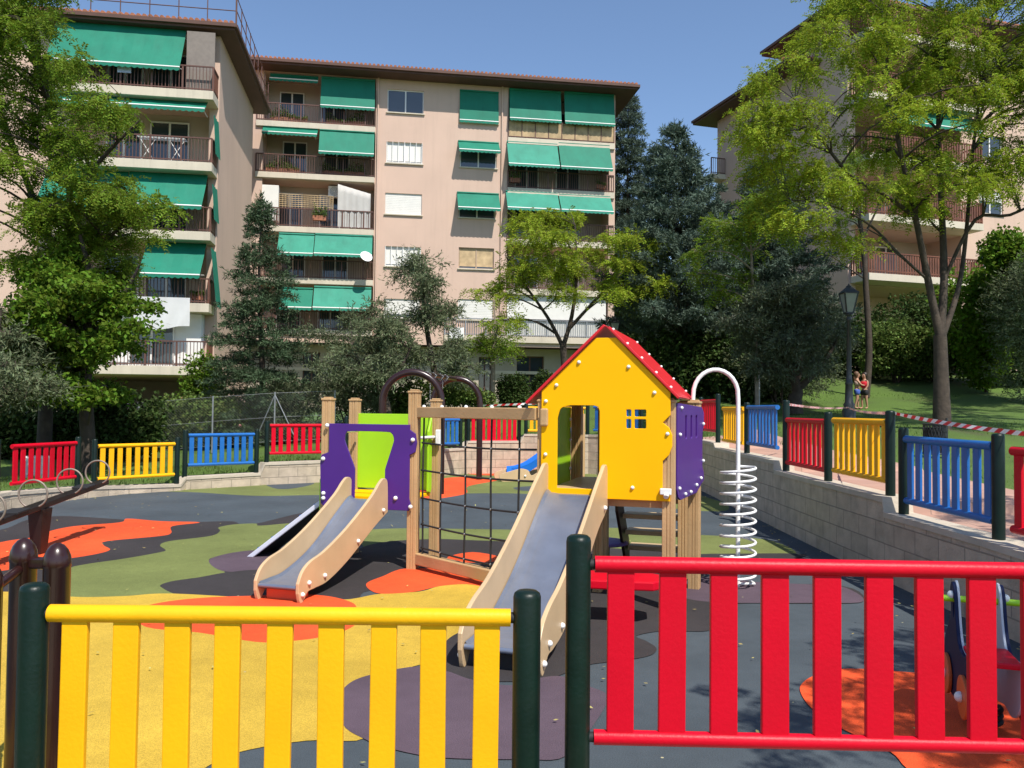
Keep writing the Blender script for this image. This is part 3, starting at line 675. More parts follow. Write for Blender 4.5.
def aw(zx0, zx1, zt, zb, base, proj, m=AWN, bld=mid, F=FM, f=m2):
    """awning read off the front plane; the corner heights are corrected for how far the cloth stands out"""
    cx = (zx0+zx1)/2
    a0 = F.sz(*f(zx0, zb), base+proj*.6)[0]; a1 = F.sz(*f(zx1, zb), base+proj*.6)[0]
    return awning(bld, F, a0, a1, F.sz(*f(cx, zt), base)[1], F.sz(*f(cx, zb), base+proj)[1], base, proj, m)
aw(76,200,92,108,-.1,.25); aw(206,345,100,178,.0,.35); aw(57,198,226,245,.0,.55); aw(202,343,234,296,.05,.6)
aw(96,188,497,553,.05,.8,AWN2); aw(190,338,500,556,.05,.8,AWN2); aw(102,184,636,692,.05,.8,AWN); aw(187,335,634,694,.05,.8,AWN2)
aw(690,822,130,210,.05,.3); aw(831,959,138,219,.05,.3); aw(686,816,264,326,.05,.8,AWN2); aw(819,951,268,334,.05,.8,AWN)
aw(683,817,390,438,.05,.8,AWN2); aw(820,953,399,444,.05,.8,AWN2)
aw(562,662,132,214,.02,.15); aw(560,665,262,289,.03,.8); aw(557,665,393,437,.03,.8)
# drainpipes, glazed-in lowest balcony, dish, cane screen, storage and cloth on the third balcony
for zx in (352, 670):
    a = S(zx); q = MB(); q.cyl(FM.pt(a, z_lo, .06), FM.pt(a, zr_, .06), .05, seg=8); q.build('drainpipe', PINK, mid)
q = MB(); FM.box(q, R0+.05, R1-.4, fz_r[4]+1.0, fz_r[3]-.36, -.2, -.1); q.build('glazed_screen', SHUT, mid); q = MB(); FM.box(q, R0-3.3, R1-.1, fz_r[4]+.05, fz_r[4]+.88, -.04, -.01); q.build('balcony_panel', SHUT, mid)
c = FM.pt(*FM.sz(366, 257, 1.05), 1.05); q = MB(); q.lathe(Vector((0,0,0)), [(.02,-.06),(.16,-.05),(.27,-.01),(.33,.06),(.31,.06),(.25,.01),(.02,-.03)], 18)
aim = V(.45,-.75,.5).normalized(); rt = Z.rotation_difference(aim)
q.v = [tuple(rt @ Vector(v) + c) for v in q.v]; o = q.build('satellite_dish', WHT, mid); q = MB(); q.cyl(c - aim*.05, c - FM.n*1.0 - Z*.15, .025); q.cyl(c, c+aim*.3, .012); q.build('dish_arm', GALV, o)
a0, a1 = S(102), S(240); zf = fz_l[2]; q = MB()
for i in range(18): 
    x = lerp(a0, a1, i/17); FM.box(q, x-.012, x+.012, zf+1.0, zf+1.75, -.12, -.10)
for i in range(8): FM.box(q, a0, a1, zf+1.0+i*.105, zf+1.03+i*.105, -.099, -.08)
q.build('trellis', CANE, mid)
q = MB(); FM.box(q, S(56), S(100), zf+.3, zf+2.2, -.5, -.08); q.build('storage_cupboard', SHUT, mid, bevel=.02)
air_unit(mid, FM, S(225), zf+1.85, -.9)
air_unit(mid, FM, S(540), z_lo+.35, .02)
t = empty('canvas_cover', FM.pt(S(300), zf, -.3), 'pale canvas cover draped over things on the third balcony of the middle block', 'canvas cover')
q = MB(); x0, x1 = S(252), S(336); N = 14
pr = lambda i, j: FM.pt(lerp(x0,x1,i/N), zf+.05+(lerp(2.35,1.9,i/N))*min(1,j/6.)-.1*math.sin(i*1.9)*(j<6)*.3, .02+.06*math.sin(i*2.3)*(1-j/9) - .75*max(0,(j-6)/3))
vs = [pr(i,j) for j in range(10) for i in range(N+1)]; q.add(vs, [(j*(N+1)+i, j*(N+1)+i+1, (j+1)*(N+1)+i+1, (j+1)*(N+1)+i) for j in range(9) for i in range(N)], True)
q.build('cloth', mat('pale_canvas', (.55,.53,.5), .8, .08, 2, trans=.15), t)

# ---- left building: its balconies stand out from the front, plain gable to the right
FL_ = Facade((-12.02, 33.0), 8.7)
lb = empty('apartment_building', FL_.pt(-6, .3), 'nearest pink apartment block on the left with green awnings and a plain sunlit gable', 'building')
def z1p(zx, zy): return (zx/2.667, zy/2.667)
PO = 1.05
HL = lambda zx, zy, off=PO: FL_.sz(*z1p(zx, zy), off)[1]
fl_l = [HL(400, y) for y in (232, 425, 612)]; fl_l += [fl_l[2]-2.82, FL_.sz(165, 366, PO)[1]]
ztopL = 16.65
B0, B1 = FL_.sz(52, 200, PO)[0], FL_.sz(211, 200, PO)[0]
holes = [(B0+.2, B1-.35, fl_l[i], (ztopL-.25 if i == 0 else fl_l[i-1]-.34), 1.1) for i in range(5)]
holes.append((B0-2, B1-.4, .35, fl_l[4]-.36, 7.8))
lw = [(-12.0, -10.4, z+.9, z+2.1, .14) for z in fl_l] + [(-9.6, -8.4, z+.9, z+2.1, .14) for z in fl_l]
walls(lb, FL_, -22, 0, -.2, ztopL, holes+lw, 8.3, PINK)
for h in lw: window(lb, FL_, *h[:4], leaves=2, shut=.5)
rf = roof(lb, FL_, -22, 0, ztopL, 8.3, .66, 1.2)
rr_ = MB()
for k in range(9):
    x = -8 + k*1.09; rr_.cyl(FL_.pt(x, ztopL+.25, .75), FL_.pt(x, ztopL+1.35, .75), .022, seg=6)
    y = .75 - k*1.1; rr_.cyl(FL_.pt(.75, ztopL+.25, y), FL_.pt(.75, ztopL+1.35, y), .022, seg=6)
for h in (.75, 1.3): rr_.cyl(FL_.pt(-8, ztopL+h, .75), FL_.pt(.75, ztopL+h, .75), .02, seg=6); rr_.cyl(FL_.pt(.75, ztopL+h, .75), FL_.pt(.75, ztopL+h, -8.2), .02, seg=6)
rr_.build('roof_railing', IRON, rf)
for i in range(5):
    balcony(lb, FL_, B0, B1, fl_l[i], PO, 'bars', 1.0, .34, back=-.002, sides=(1, 2))
    door(lb, FL_, B0+1.2, B0+2.6, fl_l[i]+.02, fl_l[i]+2.2, -1.08); door(lb, FL_, B1-2.9, B1-1.35, fl_l[i]+.02, fl_l[i]+2.2, -1.08)
awl = lambda *a, **k: aw(*a, bld=lb, F=FL_, f=z1p)
aw(132,486,60,178,.25,1.0,AWN,lb,FL_,z1p); aw(140,552,244,288,.2,.95,AWN,lb,FL_,z1p); aw(108,328,440,552,.2,1.25,AWN,lb,FL_,z1p); aw(332,545,442,556,.2,1.25,AWN,lb,FL_,z1p); aw(378,540,636,742,.2,1.25,AWN,lb,FL_,z1p)
# side cloths that hang at the gable end of the balconies
for i, (dz0, dz1) in ((1, (1.9, .35)), (2, (1.9, .5)), (3, (2.2, -.1))):
    q = MB(); zf = fl_l[i]; N = 8
    vs = [FL_.pt(B1+.04+.25*j/6*(1 if i == 3 else .4)+.02*math.sin(k*2), lerp(zf+dz0, zf+dz1, j/6), .1+.95*k/N) for j in range(7) for k in range(N+1)]
    q.add(vs, [(j*(N+1)+k, j*(N+1)+k+1, (j+1)*(N+1)+k+1, (j+1)*(N+1)+k) for j in range(6) for k in range(N)], True); q.build('side_awning', AWN, lb)
q = MB(); zf = fl_l[4]; FL_.box(q, B0+.3, B1-.4, zf+.0, fl_l[3]-.36, .33, .40); FL_.box(q, B1-.42, B1-.36, zf, fl_l[3]-.36, -.4, .33); q.build('white_partition', FRAMEW, lb)
door(lb, FL_, B1-3.1, B1-1.4, zf+.02, zf+2.1, .403, 2)
q = MB(); FL_.box(q, FL_.sz(184, 60, PO)[0], B1-.05, fl_l[0]+.02, fl_l[0]+2.5, .6, .66); q.build('grey_side_panel', mat('grey_brown_panel', (.2,.165,.14), .6, .1), lb)
t = empty('hanging_sheet', FL_.pt(B1-1.6, fl_l[4]+1.9, .9), 'white bed sheet hung above the lowest balcony of the left block', 'bed sheet'); q = MB(); N = 16
vs = [FL_.pt(lerp(B1-2.75, B1-.7, k/N), lerp(fl_l[3]+.2, fl_l[3]-1.0-.10*math.sin(k/N*5), j/8), PO+.03+.05*math.sin(k*1.3+j*.5)*j/8) for j in range(9) for k in range(N+1)]
q.add(vs, [(j*(N+1)+k, j*(N+1)+k+1, (j+1)*(N+1)+k+1, (j+1)*(N+1)+k) for j in range(8) for k in range(N)], True); q.build('cloth', mat('white_sheet', (.8,.8,.8), .8, .04, 2, trans=.25), t)
t = empty('washing', FL_.pt(B0+2.5, fl_l[0]+.6, .8), 'white towels drying on the top balcony rail of the left block', 'laundry')
q = MB(); a = FL_.sz(105, 70, PO)[0]; FL_.box(q, a, a+.9, fl_l[0]+.75, fl_l[0]+1.15, PO-.03, PO+.0); q.build('towel', FRAMEW, t)
q = MB(); FL_.box(q, a+.45, a+.95, fl_l[0]+.5, fl_l[0]+.748, PO-.03, PO+.0); q.build('cloth', mat('pale_blue_cloth', (.45,.5,.7), .8, .1), t)
t = empty('drying_rack', FL_.pt(B1-2.0, fl_l[1], .5), 'white folding drying rack on the second balcony of the left block', 'drying rack'); q = MB()
for dx in (-.55, .55):
    q.cyl(FL_.pt(B1-2.0+dx-.3, fl_l[1]+.02, .5), FL_.pt(B1-2.0+dx+.3, fl_l[1]+1.0, .5), .015, seg=6); q.cyl(FL_.pt(B1-2.0+dx+.3, fl_l[1]+.02, .5), FL_.pt(B1-2.0+dx-.3, fl_l[1]+1.0, .5), .015, seg=6)
for k in range(6): q.cyl(FL_.pt(B1-2.9, fl_l[1]+1.0, .3+k*.08), FL_.pt(B1-1.1, fl_l[1]+1.0, .3+k*.08), .008, seg=5)
q.build('frame', WHT, t)

# ---- right building, turned towards us on its shaded gable
FR_ = Facade((16.45, 40.1), 17)
rb = empty('apartment_building', FR_.pt(5, 3.6), 'pink apartment block on the right behind the lawn tree, its gable in shade', 'building')
def z3p(zx, zy): return (640+zx/2.667, zy/2.667)
RO = 1.3
HR = lambda zx, zy, off=RO: FR_.sz(*z3p(zx, zy), off)[1]
fr = [HR(800, y) for y in (104, 268, 428, 586, 740)]
zR = FR_.sz(800, 23, 0)[1]; zR = 21.3
C0, C1 = .15, FR_.sz(984, 250, RO)[0]
holes = [(C0+.3, C1-.1, fr[i], (fr[i-1]-.36 if i else zR-.3), 2.3) for i in range(5)] + [(C0+.3, C1-.1, 3.4, fr[4]-.4, 3.5)]
rw = [FR_.sz(997, y)[1] for y in (66, 126, 194)]
whs = [(C1+1.1, C1+2.7, z-.55, z+.65, .14) for z in (fr[0]+1.5, fr[1]+1.5, fr[2]+1.5, fr[3]+1.5, fr[4]+1.5)]
walls(rb, FR_, 0, C1+11, 2.4, zR, holes+whs, 4.3, PINK)
for i, h in enumerate(whs): window(rb, FR_, *h[:4], leaves=2, shut=(.3, .6, .0, .45, .4)[i])
roof(rb, FR_, 0, C1+11, zR, 4.3, 1.2, 1.0)
for i in range(5):
    balcony(rb, FR_, C0, C1, fr[i], RO, 'wood', 1.05, .34, back=-.002, sides=(2, 2))
    door(rb, FR_, C0+1.0, C0+2.6, fr[i]+.02, fr[i]+2.15, -2.28); door(rb, FR_, C0+3.4, C0+4.8, fr[i]+.02, fr[i]+2.15, -2.28)
awning(rb, FR_, FR_.sz(893, 130, RO)[0], C1-.05, HR(800, 280, .3), HR(800, 345, RO), .3, 1.05)
FR2 = Facade(FR_.pt(-.6, 0, -3.2), 17)   # rear wing with the lower roof
o = walls(rb, FR2, 0, 9, 2.4, 19.6, [], 7.9, PINK); o.name = 'rear_wing_wall'
o = roof(rb, FR2, 0, 9, 19.6, 7.9, 1.1, 1.2); o.name = 'rear_wing_eaves'
o = balcony(rb, Facade(FR2.pt(-.002, 0, -7.8), 17), -1.0, 0, 16.0, .9, 'bars', 1.0, .3)
# ------------------------------------------------------------------ the play structure
ps = empty('play_structure', (0, 7.6, 0), 'play structure with yellow red-roofed playhouse, purple tower, two slides and rope net', 'play structure')
BOLT = None
def bolt(par, p, n, r=.0155):
    global BOLT
    if BOLT is None:
        q = MB(); q.lathe((0,0,0), [(1.0,0),(1.0,.35),(.8,.75),(.45,.98),(.1,1.05)], 10)
        BOLT = bpy.data.meshes.new('bolt_cap'); BOLT.from_pydata(q.v, [], q.f); BOLT.materials.append(WHT); BOLT.polygons.foreach_set('use_smooth', [True]*len(BOLT.polygons))
    o = link('bolt_cap', BOLT, par, p); o.rotation_euler = Z.rotation_difference(Vector(n).normalized()).to_euler(); o.scale = (r, r, r*1.1); return o
def post(par, x, y, h, ang, w_=.1, name='post', z0=-.02):
    """grooved square composite post with a moulded cap"""
    c, s_ = math.cos(R(ang)), math.sin(R(ang)); a = w_/2; g = .006
    prof = []
    for sx, sy in ((1,0),(0,1),(-1,0),(0,-1)):
        nx, ny = sx, sy; tx, ty = -sy, sx
        for t, d in ((-.92,0),(-.36,0),(-.30,-g),(-.22,-g),(-.16,0),(.16,0),(.22,-g),(.30,-g),(.36,0),(.92,0)):
            prof.append((nx*(a+d)+tx*a*t, ny*(a+d)+ty*a*t))
    q = MB(); vs = []; N = len(prof)
    for z in (z0, h): vs += [(x+px*c-py*s_, y+px*s_+py*c, z) for px, py in prof]
    q.add(vs, [(i, (i+1) % N, N+(i+1) % N, N+i) for i in range(N)] + [tuple(range(N, 2*N))])
    o = q.build(name, TAN, par)
    k = MB()
    for s0, za, zb in ((a+.008, h, h+.022), (a*.8, h+.022, h+.036)): k.box((x, y, (za+zb)/2), (2*s0, 2*s0, zb-za), R(ang))
    k.build('post_cap', TAN, o, bevel=.008)
    return o
# playhouse frame: front right corner, directions
PHI = 17.
FRc = V(1.277, 6.65, 0); fu = V(-math.cos(R(PHI)), math.sin(R(PHI)), 0); fd = V(math.sin(R(PHI)), math.cos(R(PHI)), 0)   # fu: along the front to the left, fd: into the depth
WH, DH = 1.043, 1.28
def HP(a, d, z): return FRc + fu*a + fd*d + Z*z
for a, d in ((0,0), (WH,0), (0,DH), (WH,DH)):
    p = HP(a, d, 0); post(ps, p.x, p.y, 1.66, -PHI)
XP = V(1.655, 7.42, 0)                 # outer post of the side bay, also carries the spiral climber
post(ps, XP.x, XP.y, 1.66, -23)
p = HP(.78, DH+.02, 0); post(ps, p.x, p.y, 1.6, -PHI)
# floor
q = MB(); q.frame(HP(0,0,0), fu, fd, Z, .04, WH-.04, .02, DH-.02, .90, .935); o = q.build('platform', PLY, ps, bevel=.005)
for d in (.05, DH-.09):
    q = MB(); q.frame(HP(0,0,0), fu, fd, Z, .05, WH-.05, d, d+.04, .80, .898); q.build('joist', TAN, o)
# front wall with doorway and little cross window: local x to the right
fx = -fu; P0 = HP(WH, -.065, 0)      # local x=0 at the left corner
rx_, rz_ = .5325, 2.265; lx_, lz_ = -.009, 1.752; gx_, gz_ = 1.06, 1.742
dl, dr = .129, .485
dtop = crom([(dl,1.52),(dl+.03,1.605),(dl+.11,1.632)], 5, False)
hole = [(dl,.945), *[(x,y) for x,y in dtop], (dr-.05,1.632), (dr-.012,1.62), (dr,1.585), (dr,.945)][::-1]
def winhole(x0,x1,y0,y1): return roundrect(x0,x1,y0,y1,.008,2)[::-1]
wh = [winhole(.705,.745,1.449,1.524), winhole(.705,.745,1.545,1.602), winhole(.772,.866,1.449,1.524), winhole(.772,.866,1.545,1.602)]
outl = [(.06,.87),(1.06,.87),(1.06,.91),(1.0,.93),(1.0,1.19),(1.05,1.24),(1.075,1.31),(1.075,1.40),(1.05,1.46),(1.0,1.50),(1.06,1.56),(gx_,gz_),(rx_+.085,2.190),(rx_-.085,2.190),(lx_,lz_),(lx_,.90),(.02,.88)]
fw = plate('front_wall', PANY, ps, P0, fx, Z, outl, [hole, *wh], .022, .004)
for x, z in ((.03,1.665),(.03,1.22),(.12,1.80),(.31,1.99),(WH-.32,1.95),(WH-.11,1.74),(WH-.005,1.41),(.76,.97),(.53,.915)): bolt(fw, P0 + fx*x + Z*z - fd*.011, -fd)
q = MB(); q.frame(P0, fx, -fd, Z, WH-.06, WH+.03, .012, .045, .925, .975); q.cyl(P0+fx*(WH-.01)+Z*.94-fd*.02, P0+fx*(WH-.01)+Z*.91-fd*.06, .02); q.build('corner_clamp', WHT, fw, bevel=.006)
q = MB(); q.box(P0 + fx*(.02) + Z*1.53 - fd*.03, (.07,.03,.15), R(-PHI)); q.build('beam_end_cover', TAN, fw, bevel=.02)
# side walls: purple bay on the right, lime on the left
S0_ = V(1.345, 6.70, 0); sbd = (XP + V(.06,-.03,0) - S0_); SBL = sbd.length; sbd.normalize(); sbn = V(sbd.y, -sbd.x, 0)
holes_ = [roundrect(.22+.16*i, .27+.16*i, 1.36, 1.56, .02, 3)[::-1] for i in range(3)]
sw = plate('side_wall', PURP, ps, S0_, sbd, Z, [(.0,.95),(.03,.89),(.10,.86),(SBL-.2,.88),(SBL-.04,.95),(SBL+.03,.97),(SBL+.03,1.05),(SBL-.02,1.10),(SBL-.02,1.40),(SBL+.03,1.46),(SBL+.03,1.58),(SBL-.04,1.63),(.0,1.66)], holes_, .02, .004)
for d, z in ((.05,.96),(.22,.90),(.38,.905),(.56,.95),(.70,1.0),(SBL-.01,1.15),(SBL-.01,1.48),(.06,1.40),(.10,1.62)): bolt(sw, S0_ + sbd*d + Z*z + sbn*.011, sbn)
sw = plate('side_wall', LIME, ps, HP(WH+.062, 0, 0), fd, Z, [(.06,.88),(DH-.05,.88),(DH-.05,1.62),(.06,1.62)], [[(x*.9+.14,z) for x,z in ((.10,1.28),(.06,1.36),(.10,1.46),(.22,1.52),(.34,1.49),(.30,1.42),(.22,1.40),(.20,1.30),(.15,1.24))]], .02, .004)
for z in (1.02,1.3,1.5): bolt(sw, HP(WH+.051, DH-.1, z), -fu, .017)
q = MB(); q.frame(HP(0,0,0), fu, fd, Z, .66, .74, DH+.0, DH+.02, 1.0, 1.62); q.build('rear_board', BLU, ps, bevel=.004)
q = MB(); p = HP(.76, DH-.06, 1.58); q.box(p, (.07,.05,.07), R(-PHI)); q.build('corner_clamp', WHT, ps, bevel=.006)
# roof: two boards with bolts
top = HP(WH-rx_, 0, 2.285)
for sgn, hx, ez in ((1, rx_+.131, 1.640), (-1, 1.12-rx_, 1.690)):   # left, right
    sd = (fu*sgn*hx + Z*(ez-2.285)); L = sd.length; sd.normalize()
    nrm = sd.cross(fd) if sd.cross(fd).z > 0 else fd.cross(sd)
    q = MB(); q.frame(top, sd, fd, nrm, 0.0 if sgn > 0 else .025, L, -.10, DH+.06, 0, .022); o = q.build('roof_board', ROOFR, ps, bevel=.004)
    for k in range(5):
        for d in (-.055, DH+.01):
            if sgn < 0: bolt(o, top + sd*(L*(k+.35)/5.) + fd*d + nrm*.022, nrm, .0125)
# rear steps
stp = MB()
for k in range(4):
    y0 = DH + .06 + .17*k; z = .74 - .185*k
    stp = MB(); stp.frame(HP(0,0,0), fu, fd, Z, .06, .62, y0, y0+.24, z-.045, z); stp.build('step', PLY, ps, bevel=.004)
for a in (.03, .65):
    plate('stringer', WOODK, ps, HP(a, 0, 0), fd, Z, [(DH+.02,.86),(DH+.16,.86),(DH+.80,.18),(DH+.80,0),(DH+.60,0),(DH+.04,.60)], [], .03, .004)
p = HP(.66,.42,0); post(ps, p.x, p.y, .80, -PHI, .08)
plate('guard_board', PANY, ps, HP(.02, DH+.07, 0), fd, Z, [(0,.55),(.10,.62),(.14,.80),(.14,1.1),(0,1.1)], [], .02)
# red counter board and its support at the front right
q = MB(); c = gnd(612, 607); CB = V(.78, 6.28, .30)
plate('counter_board', REDP, ps, CB, V(math.cos(R(-8)), math.sin(R(-8)), 0), V(math.sin(R(8)), math.cos(R(8)), 0), [(-.34,-.10),(-.22,-.17),(.30,-.17),(.38,-.08),(.38,.12),(.26,.20),(-.22,.20),(-.34,.10)], [], .07, .012)
q = MB(); q.cyl((CB.x+.1, CB.y+.05, -.01), (CB.x+.1, CB.y+.05, .27), .04); q.build('counter_leg', WOODK, ps)

# slides
def slide(Tp, Ep, ang_w, width, prof, h_side, label=None, foot=None):
    """prof: (distance fraction, bed height); side boards follow the bed with their own outline"""
    d = Vector((Ep[0]-Tp[0], Ep[1]-Tp[1], 0)); L = d.length; d.normalize(); s_ = V(d.y, -d.x, 0)   # s_: to the right when sliding down... world side
    O = V(Tp[0], Tp[1], 0)
    sl = empty('slide', O, None, None); del_keys = None
    sl.parent = ps; sl.location = O - wloc(ps)
    bed = crom([(L*a, z) for a, z in prof], 8, False)
    q = MB(); hw = width/2 - .02
    for (x0, z0), (x1, z1_) in zip(bed[:-1], bed[1:]):
        a, b = O + d*x0 + Z*z0, O + d*x1 + Z*z1_
        # shallow trough section
        sec = [(-hw,.03),(-hw*.9,.008),(-hw*.6,0),(hw*.6,0),(hw*.9,.008),(hw,.03)]
        for (u0, e0), (u1, e1) in zip(sec[:-1], sec[1:]):
            q.add([a+s_*u0+Z*e0, a+s_*u1+Z*e1, b+s_*u1+Z*e1, b+s_*u0+Z*e0], [(0,1,2,3)], True)
        q.add([a-s_*hw-Z*.02, a+s_*hw-Z*.02, b+s_*hw-Z*.02, b-s_*hw-Z*.02], [(3,2,1,0)], True)
    q.build('chute', STEEL, sl)
    up = crom([(L*a, z) for a, z in h_side[0]], 8, False); lo = crom([(L*a, z) for a, z in h_side[1]], 8, False)
    for sg in (-1, 1):
        o = plate('side_board', PLY, sl, O + s_*sg*(width/2), d, Z, [*up, *lo[::-1]], [], .03, .005)
        for a in (.12,.3,.48,.66,.84):
            i = int(a*(len(lo)-1)); x, z = lo[i]; bolt(sl, O + s_*sg*(width/2+.016) + d*x + Z*(z+.07), s_*sg, .02)
    # cross bar at the lip
    x, z = bed[-1]; q = MB(); q.cyl(O+d*x-s_*hw+Z*z, O+d*x+s_*hw+Z*z, .018); q.build('lip', STEEL, sl)
    if foot: 
        q = MB(); q.frame(O+d*(L-.12), d, s_, Z, -.1, .06, -hw*.85, hw*.85, -.02, bed[-1][1]-.03); q.build('foot_block', foot, sl, bevel=.01)
    return sl
dt = HP(WH-.29, -.075, 0)
sd_ = slide((dt.x, dt.y), (-.055, 5.02), 0, .50, [(0,.90),(.06,.89),(.18,.77),(.5,.405),(.78,.18),(.92,.14),(1,.135)],
  ([(-.01,.90),(0,1.12),(.045,1.15),(.10,1.10),(.22,.98),(.5,.69),(.75,.475),(.9,.385),(.98,.31),(1.02,.22)], [(-.01,.80),(.06,.74),(.2,.64),(.5,.33),(.72,.15),(.86,.10),(.93,.09),(.97,.02),(1.0,.01),(1.02,.12)]), foot=BLACK)
sd_.name = 'slide'

# low tower
PT = 15.
TF = V(-.97, 8.2, 0); tu = V(-math.cos(R(PT)), math.sin(R(PT)), 0); td = V(math.sin(R(PT)), math.cos(R(PT)), 0); WT, DT = .95, .62
def TP(a, d, z): return TF + tu*a + td*d + Z*z
for a, d, h in ((0,0,1.745),(WT,0,1.665),(WT,DT,1.665),(0,DT,1.665)):
    p = TP(a, d, 0); post(ps, p.x, p.y, h, -PT)
q = MB(); q.frame(TP(0,0,0), tu, td, Z, .04, WT-.04, .0, DT, .665, .70); q.build('platform', PANY, ps, bevel=.006)
q = MB(); q.frame(TP(0,0,0), tu, td, Z, .05, WT-.05, .05, .09, .58, .663); q.build('joist', WOODK, ps)
tx = -tu; P1 = TP(WT, -.063, 0)
hl = [(.34,.70),(.34,.98),(.325,1.02),(.24,1.22),(.225,1.28),(.24,1.335),(.29,1.355),(.66,1.355),(.735,1.34),(.76,1.285),(.75,1.23),(.685,1.03),(.67,.98),(.67,.70)]
hc = crom(hl[1:-1], 4, False)
out = [(.05,.55),(.34,.55),(.34,.98),*hc[1:-1],(.67,.98),(.67,.58),(WT-.02,.58),(WT+.0,.62),(WT-.02,.70),(WT-.02,1.13),(WT+.04,1.16),(WT+.055,1.25),(WT+.04,1.34),(WT-.02,1.38),(WT-.02,1.43),(.05,1.43),(.05,1.14),(-.03,1.11),(-.045,1.03),(-.03,.62)]
pw_ = plate('front_board', PURP, ps, P1, tx, Z, out, [], .022, .004)
for x, z in ((WT+.015,1.28),(WT+.0,.62),(.79,.70),(.03,1.41),(-.01,1.07),(.0,.72),(.0,.67)): bolt(pw_, P1+tx*x+Z*z-td*.011, -td, .022)
o = plate('rear_board', LIME, ps, TP(WT-.04, DT+.0, 0), tx, Z, [(0,.72),(WT-.05,.72),(WT-.05,1.53),(0,1.53)], [], .022, .004)
o = plate('side_board', LIME, ps, TP(.03, .56, 0), -td, Z, [(0,.74),(.03,.70),(.10,.72),(.10,1.35),(0,1.53)], [], .022, .004)
o = plate('guard_board', LIME, ps, TP(WT+.065, 0, 0), td, Z, [(-.02,.48),(.34,.36),(.40,.42),(.34,.78),(.2,.86),(-.02,.86)], [roundrect(.14,.22,.62,.72,.03)[::-1]], .022, .004)
for a_, b_ in ((TP(WT-.1,.08,1.345), TP(WT-.1,.5,1.345)), (TP(0.06,.05,1.29), TP(-.02,DT-.06,1.29))):
    q = MB(); q.cyl(a_, b_, .016); q.build('grab_rail', WHT, ps)
for p, z_ in ((TP(-.06, DT-.09, 1.29), (.05,.05,.16)), (TP(-.07,.02,1.56), (.05,.05,.07)), (TP(-.07,.02,.10), (.05,.06,.08))):
    q = MB(); q.box(p, z_, R(-PT)); q.build('clamp', WHT, ps, bevel=.008)
dt = TP(.455, -.08, 0)
slide((dt.x, dt.y), (-1.905, 6.78), 0, .40, [(0,.68),(.06,.67),(.2,.55),(.5,.28),(.76,.145),(.9,.125),(1,.12)],
  ([(-.01,.68),(0,.86),(.05,.90),(.11,.86),(.22,.74),(.5,.52),(.75,.37),(.9,.315),(.98,.25),(1.02,.16)], [(-.01,.56),(.06,.52),(.2,.43),(.5,.215),(.72,.10),(.86,.08),(.93,.07),(.97,.01),(1.0,.0),(1.02,.08)]), foot=mat('orange_foot', (.70,.10,.035), .6, .1))
# climbing ramp on the left of the tower
ra, rb_ = TP(WT+.08, .08, .62), TP(WT+.08, .58, .62); dn = tu*.86 - Z*.64
rd = MB(); nr = dn.cross(td).normalized(); nr = nr if nr.z > 0 else -nr; Lr = dn.length
rd.frame(ra, dn.normalized(), td, nr, 0, Lr, .02, .48, -.015, .015); o = rd.build('ramp_board', BLACK, ps)
for d in (0., .5):
    q = MB(); q.frame(ra+td*d, dn.normalized(), td, nr, -.05, Lr+.03, -.015, .015, -.018, .03); q.build('ramp_rail', mat('white_lavender_board', (.68,.68,.78), .4, .05), o, bevel=.008)
for k in range(5):
    q = MB(); q.cyl(ra+dn*(.12+.19*k)+td*.04+nr*.03, ra+dn*(.12+.19*k)+td*.46+nr*.03, .018); q.build('foothold', BLU, o)
# rope net between tower and house
A = TP(-.05, 0, 0); B = HP(WH+.05, -.01, 0)
q = MB(); q.bar(A+Z*1.555, B+Z*1.555, .09, .105); tb = q.build('top_beam', TAN, ps, bevel=.008)
q = MB(); q.bar(A+Z*.105, B+Z*.105, .09, .11); q.build('bottom_beam', TAN, ps, bevel=.008)
net = empty('climbing_net', A, None, None); net.parent = ps; net.location = A - wloc(ps)
xs_ = [.045,.215,.43,.645,.86]; zs_ = [.22,.45,.71,.985,1.255]
def NP(t, z): 
    return lerp(A, B, t) + Z*(z - .02*math.sin(math.pi*t)*(1 if z < 1.4 else 0)) + V(.003*math.sin(5*z+t*9), .004*math.sin(7*t+z*4), 0)
for t in xs_:
    q = MB(); q.tube([NP(t, z) for z in np.linspace(.16, 1.50, 14)], .0095, 7); q.build('rope', ROPE, net)
    bolt(tb, lerp(A, B, t) + Z*1.607, Z, .018)
for z in zs_:
    q = MB(); q.tube([NP(t, z) for t in np.linspace(.03, .985, 14)], .0095, 7); q.build('rope', ROPE, net)
q = MB()
for t in xs_[1:]:
    for z in zs_: q.lathe(NP(t, z)-Z*.016, [(.006,.004),(.012,.010),(.012,.022),(.006,.028)], 8)
tag(q.build('rope_joint', GALV, net), kind='stuff')
# white spiral climber arching to the rear right corner
q = MB(); bx, by = 2.07, 7.5; tp = XP + V(.0, .07, 0)
path = [(bx, by, -.02), (bx, by, .8), (bx, by, 1.70)]
c = V((bx+tp.x)/2, (by+tp.y)/2, 0); rad = (V(bx,by,0)-c)
for k in range(1, 13): t = math.pi*k/13; path.append(tuple(c + rad*math.cos(t) + Z*(1.74 + .235*math.sin(t))))
path += [(tp.x, tp.y, 1.72), (tp.x, tp.y, 1.45)]
q.tube(path, .0195, 12); sp = q.build('spiral_pole', WHT, ps)
q = MB(); pts = []
for k in range(0, 11*24+1): t = 2*math.pi*k/24; pts.append((bx + .155*math.cos(t), by + .155*math.sin(t), .03 + k/24*.096))
pts = [(bx, by, .03)] + pts + [(bx, by, .04+11*.096)]
q.tube(pts, .0125, 8); q.build('spiral_coil', WHT, sp)

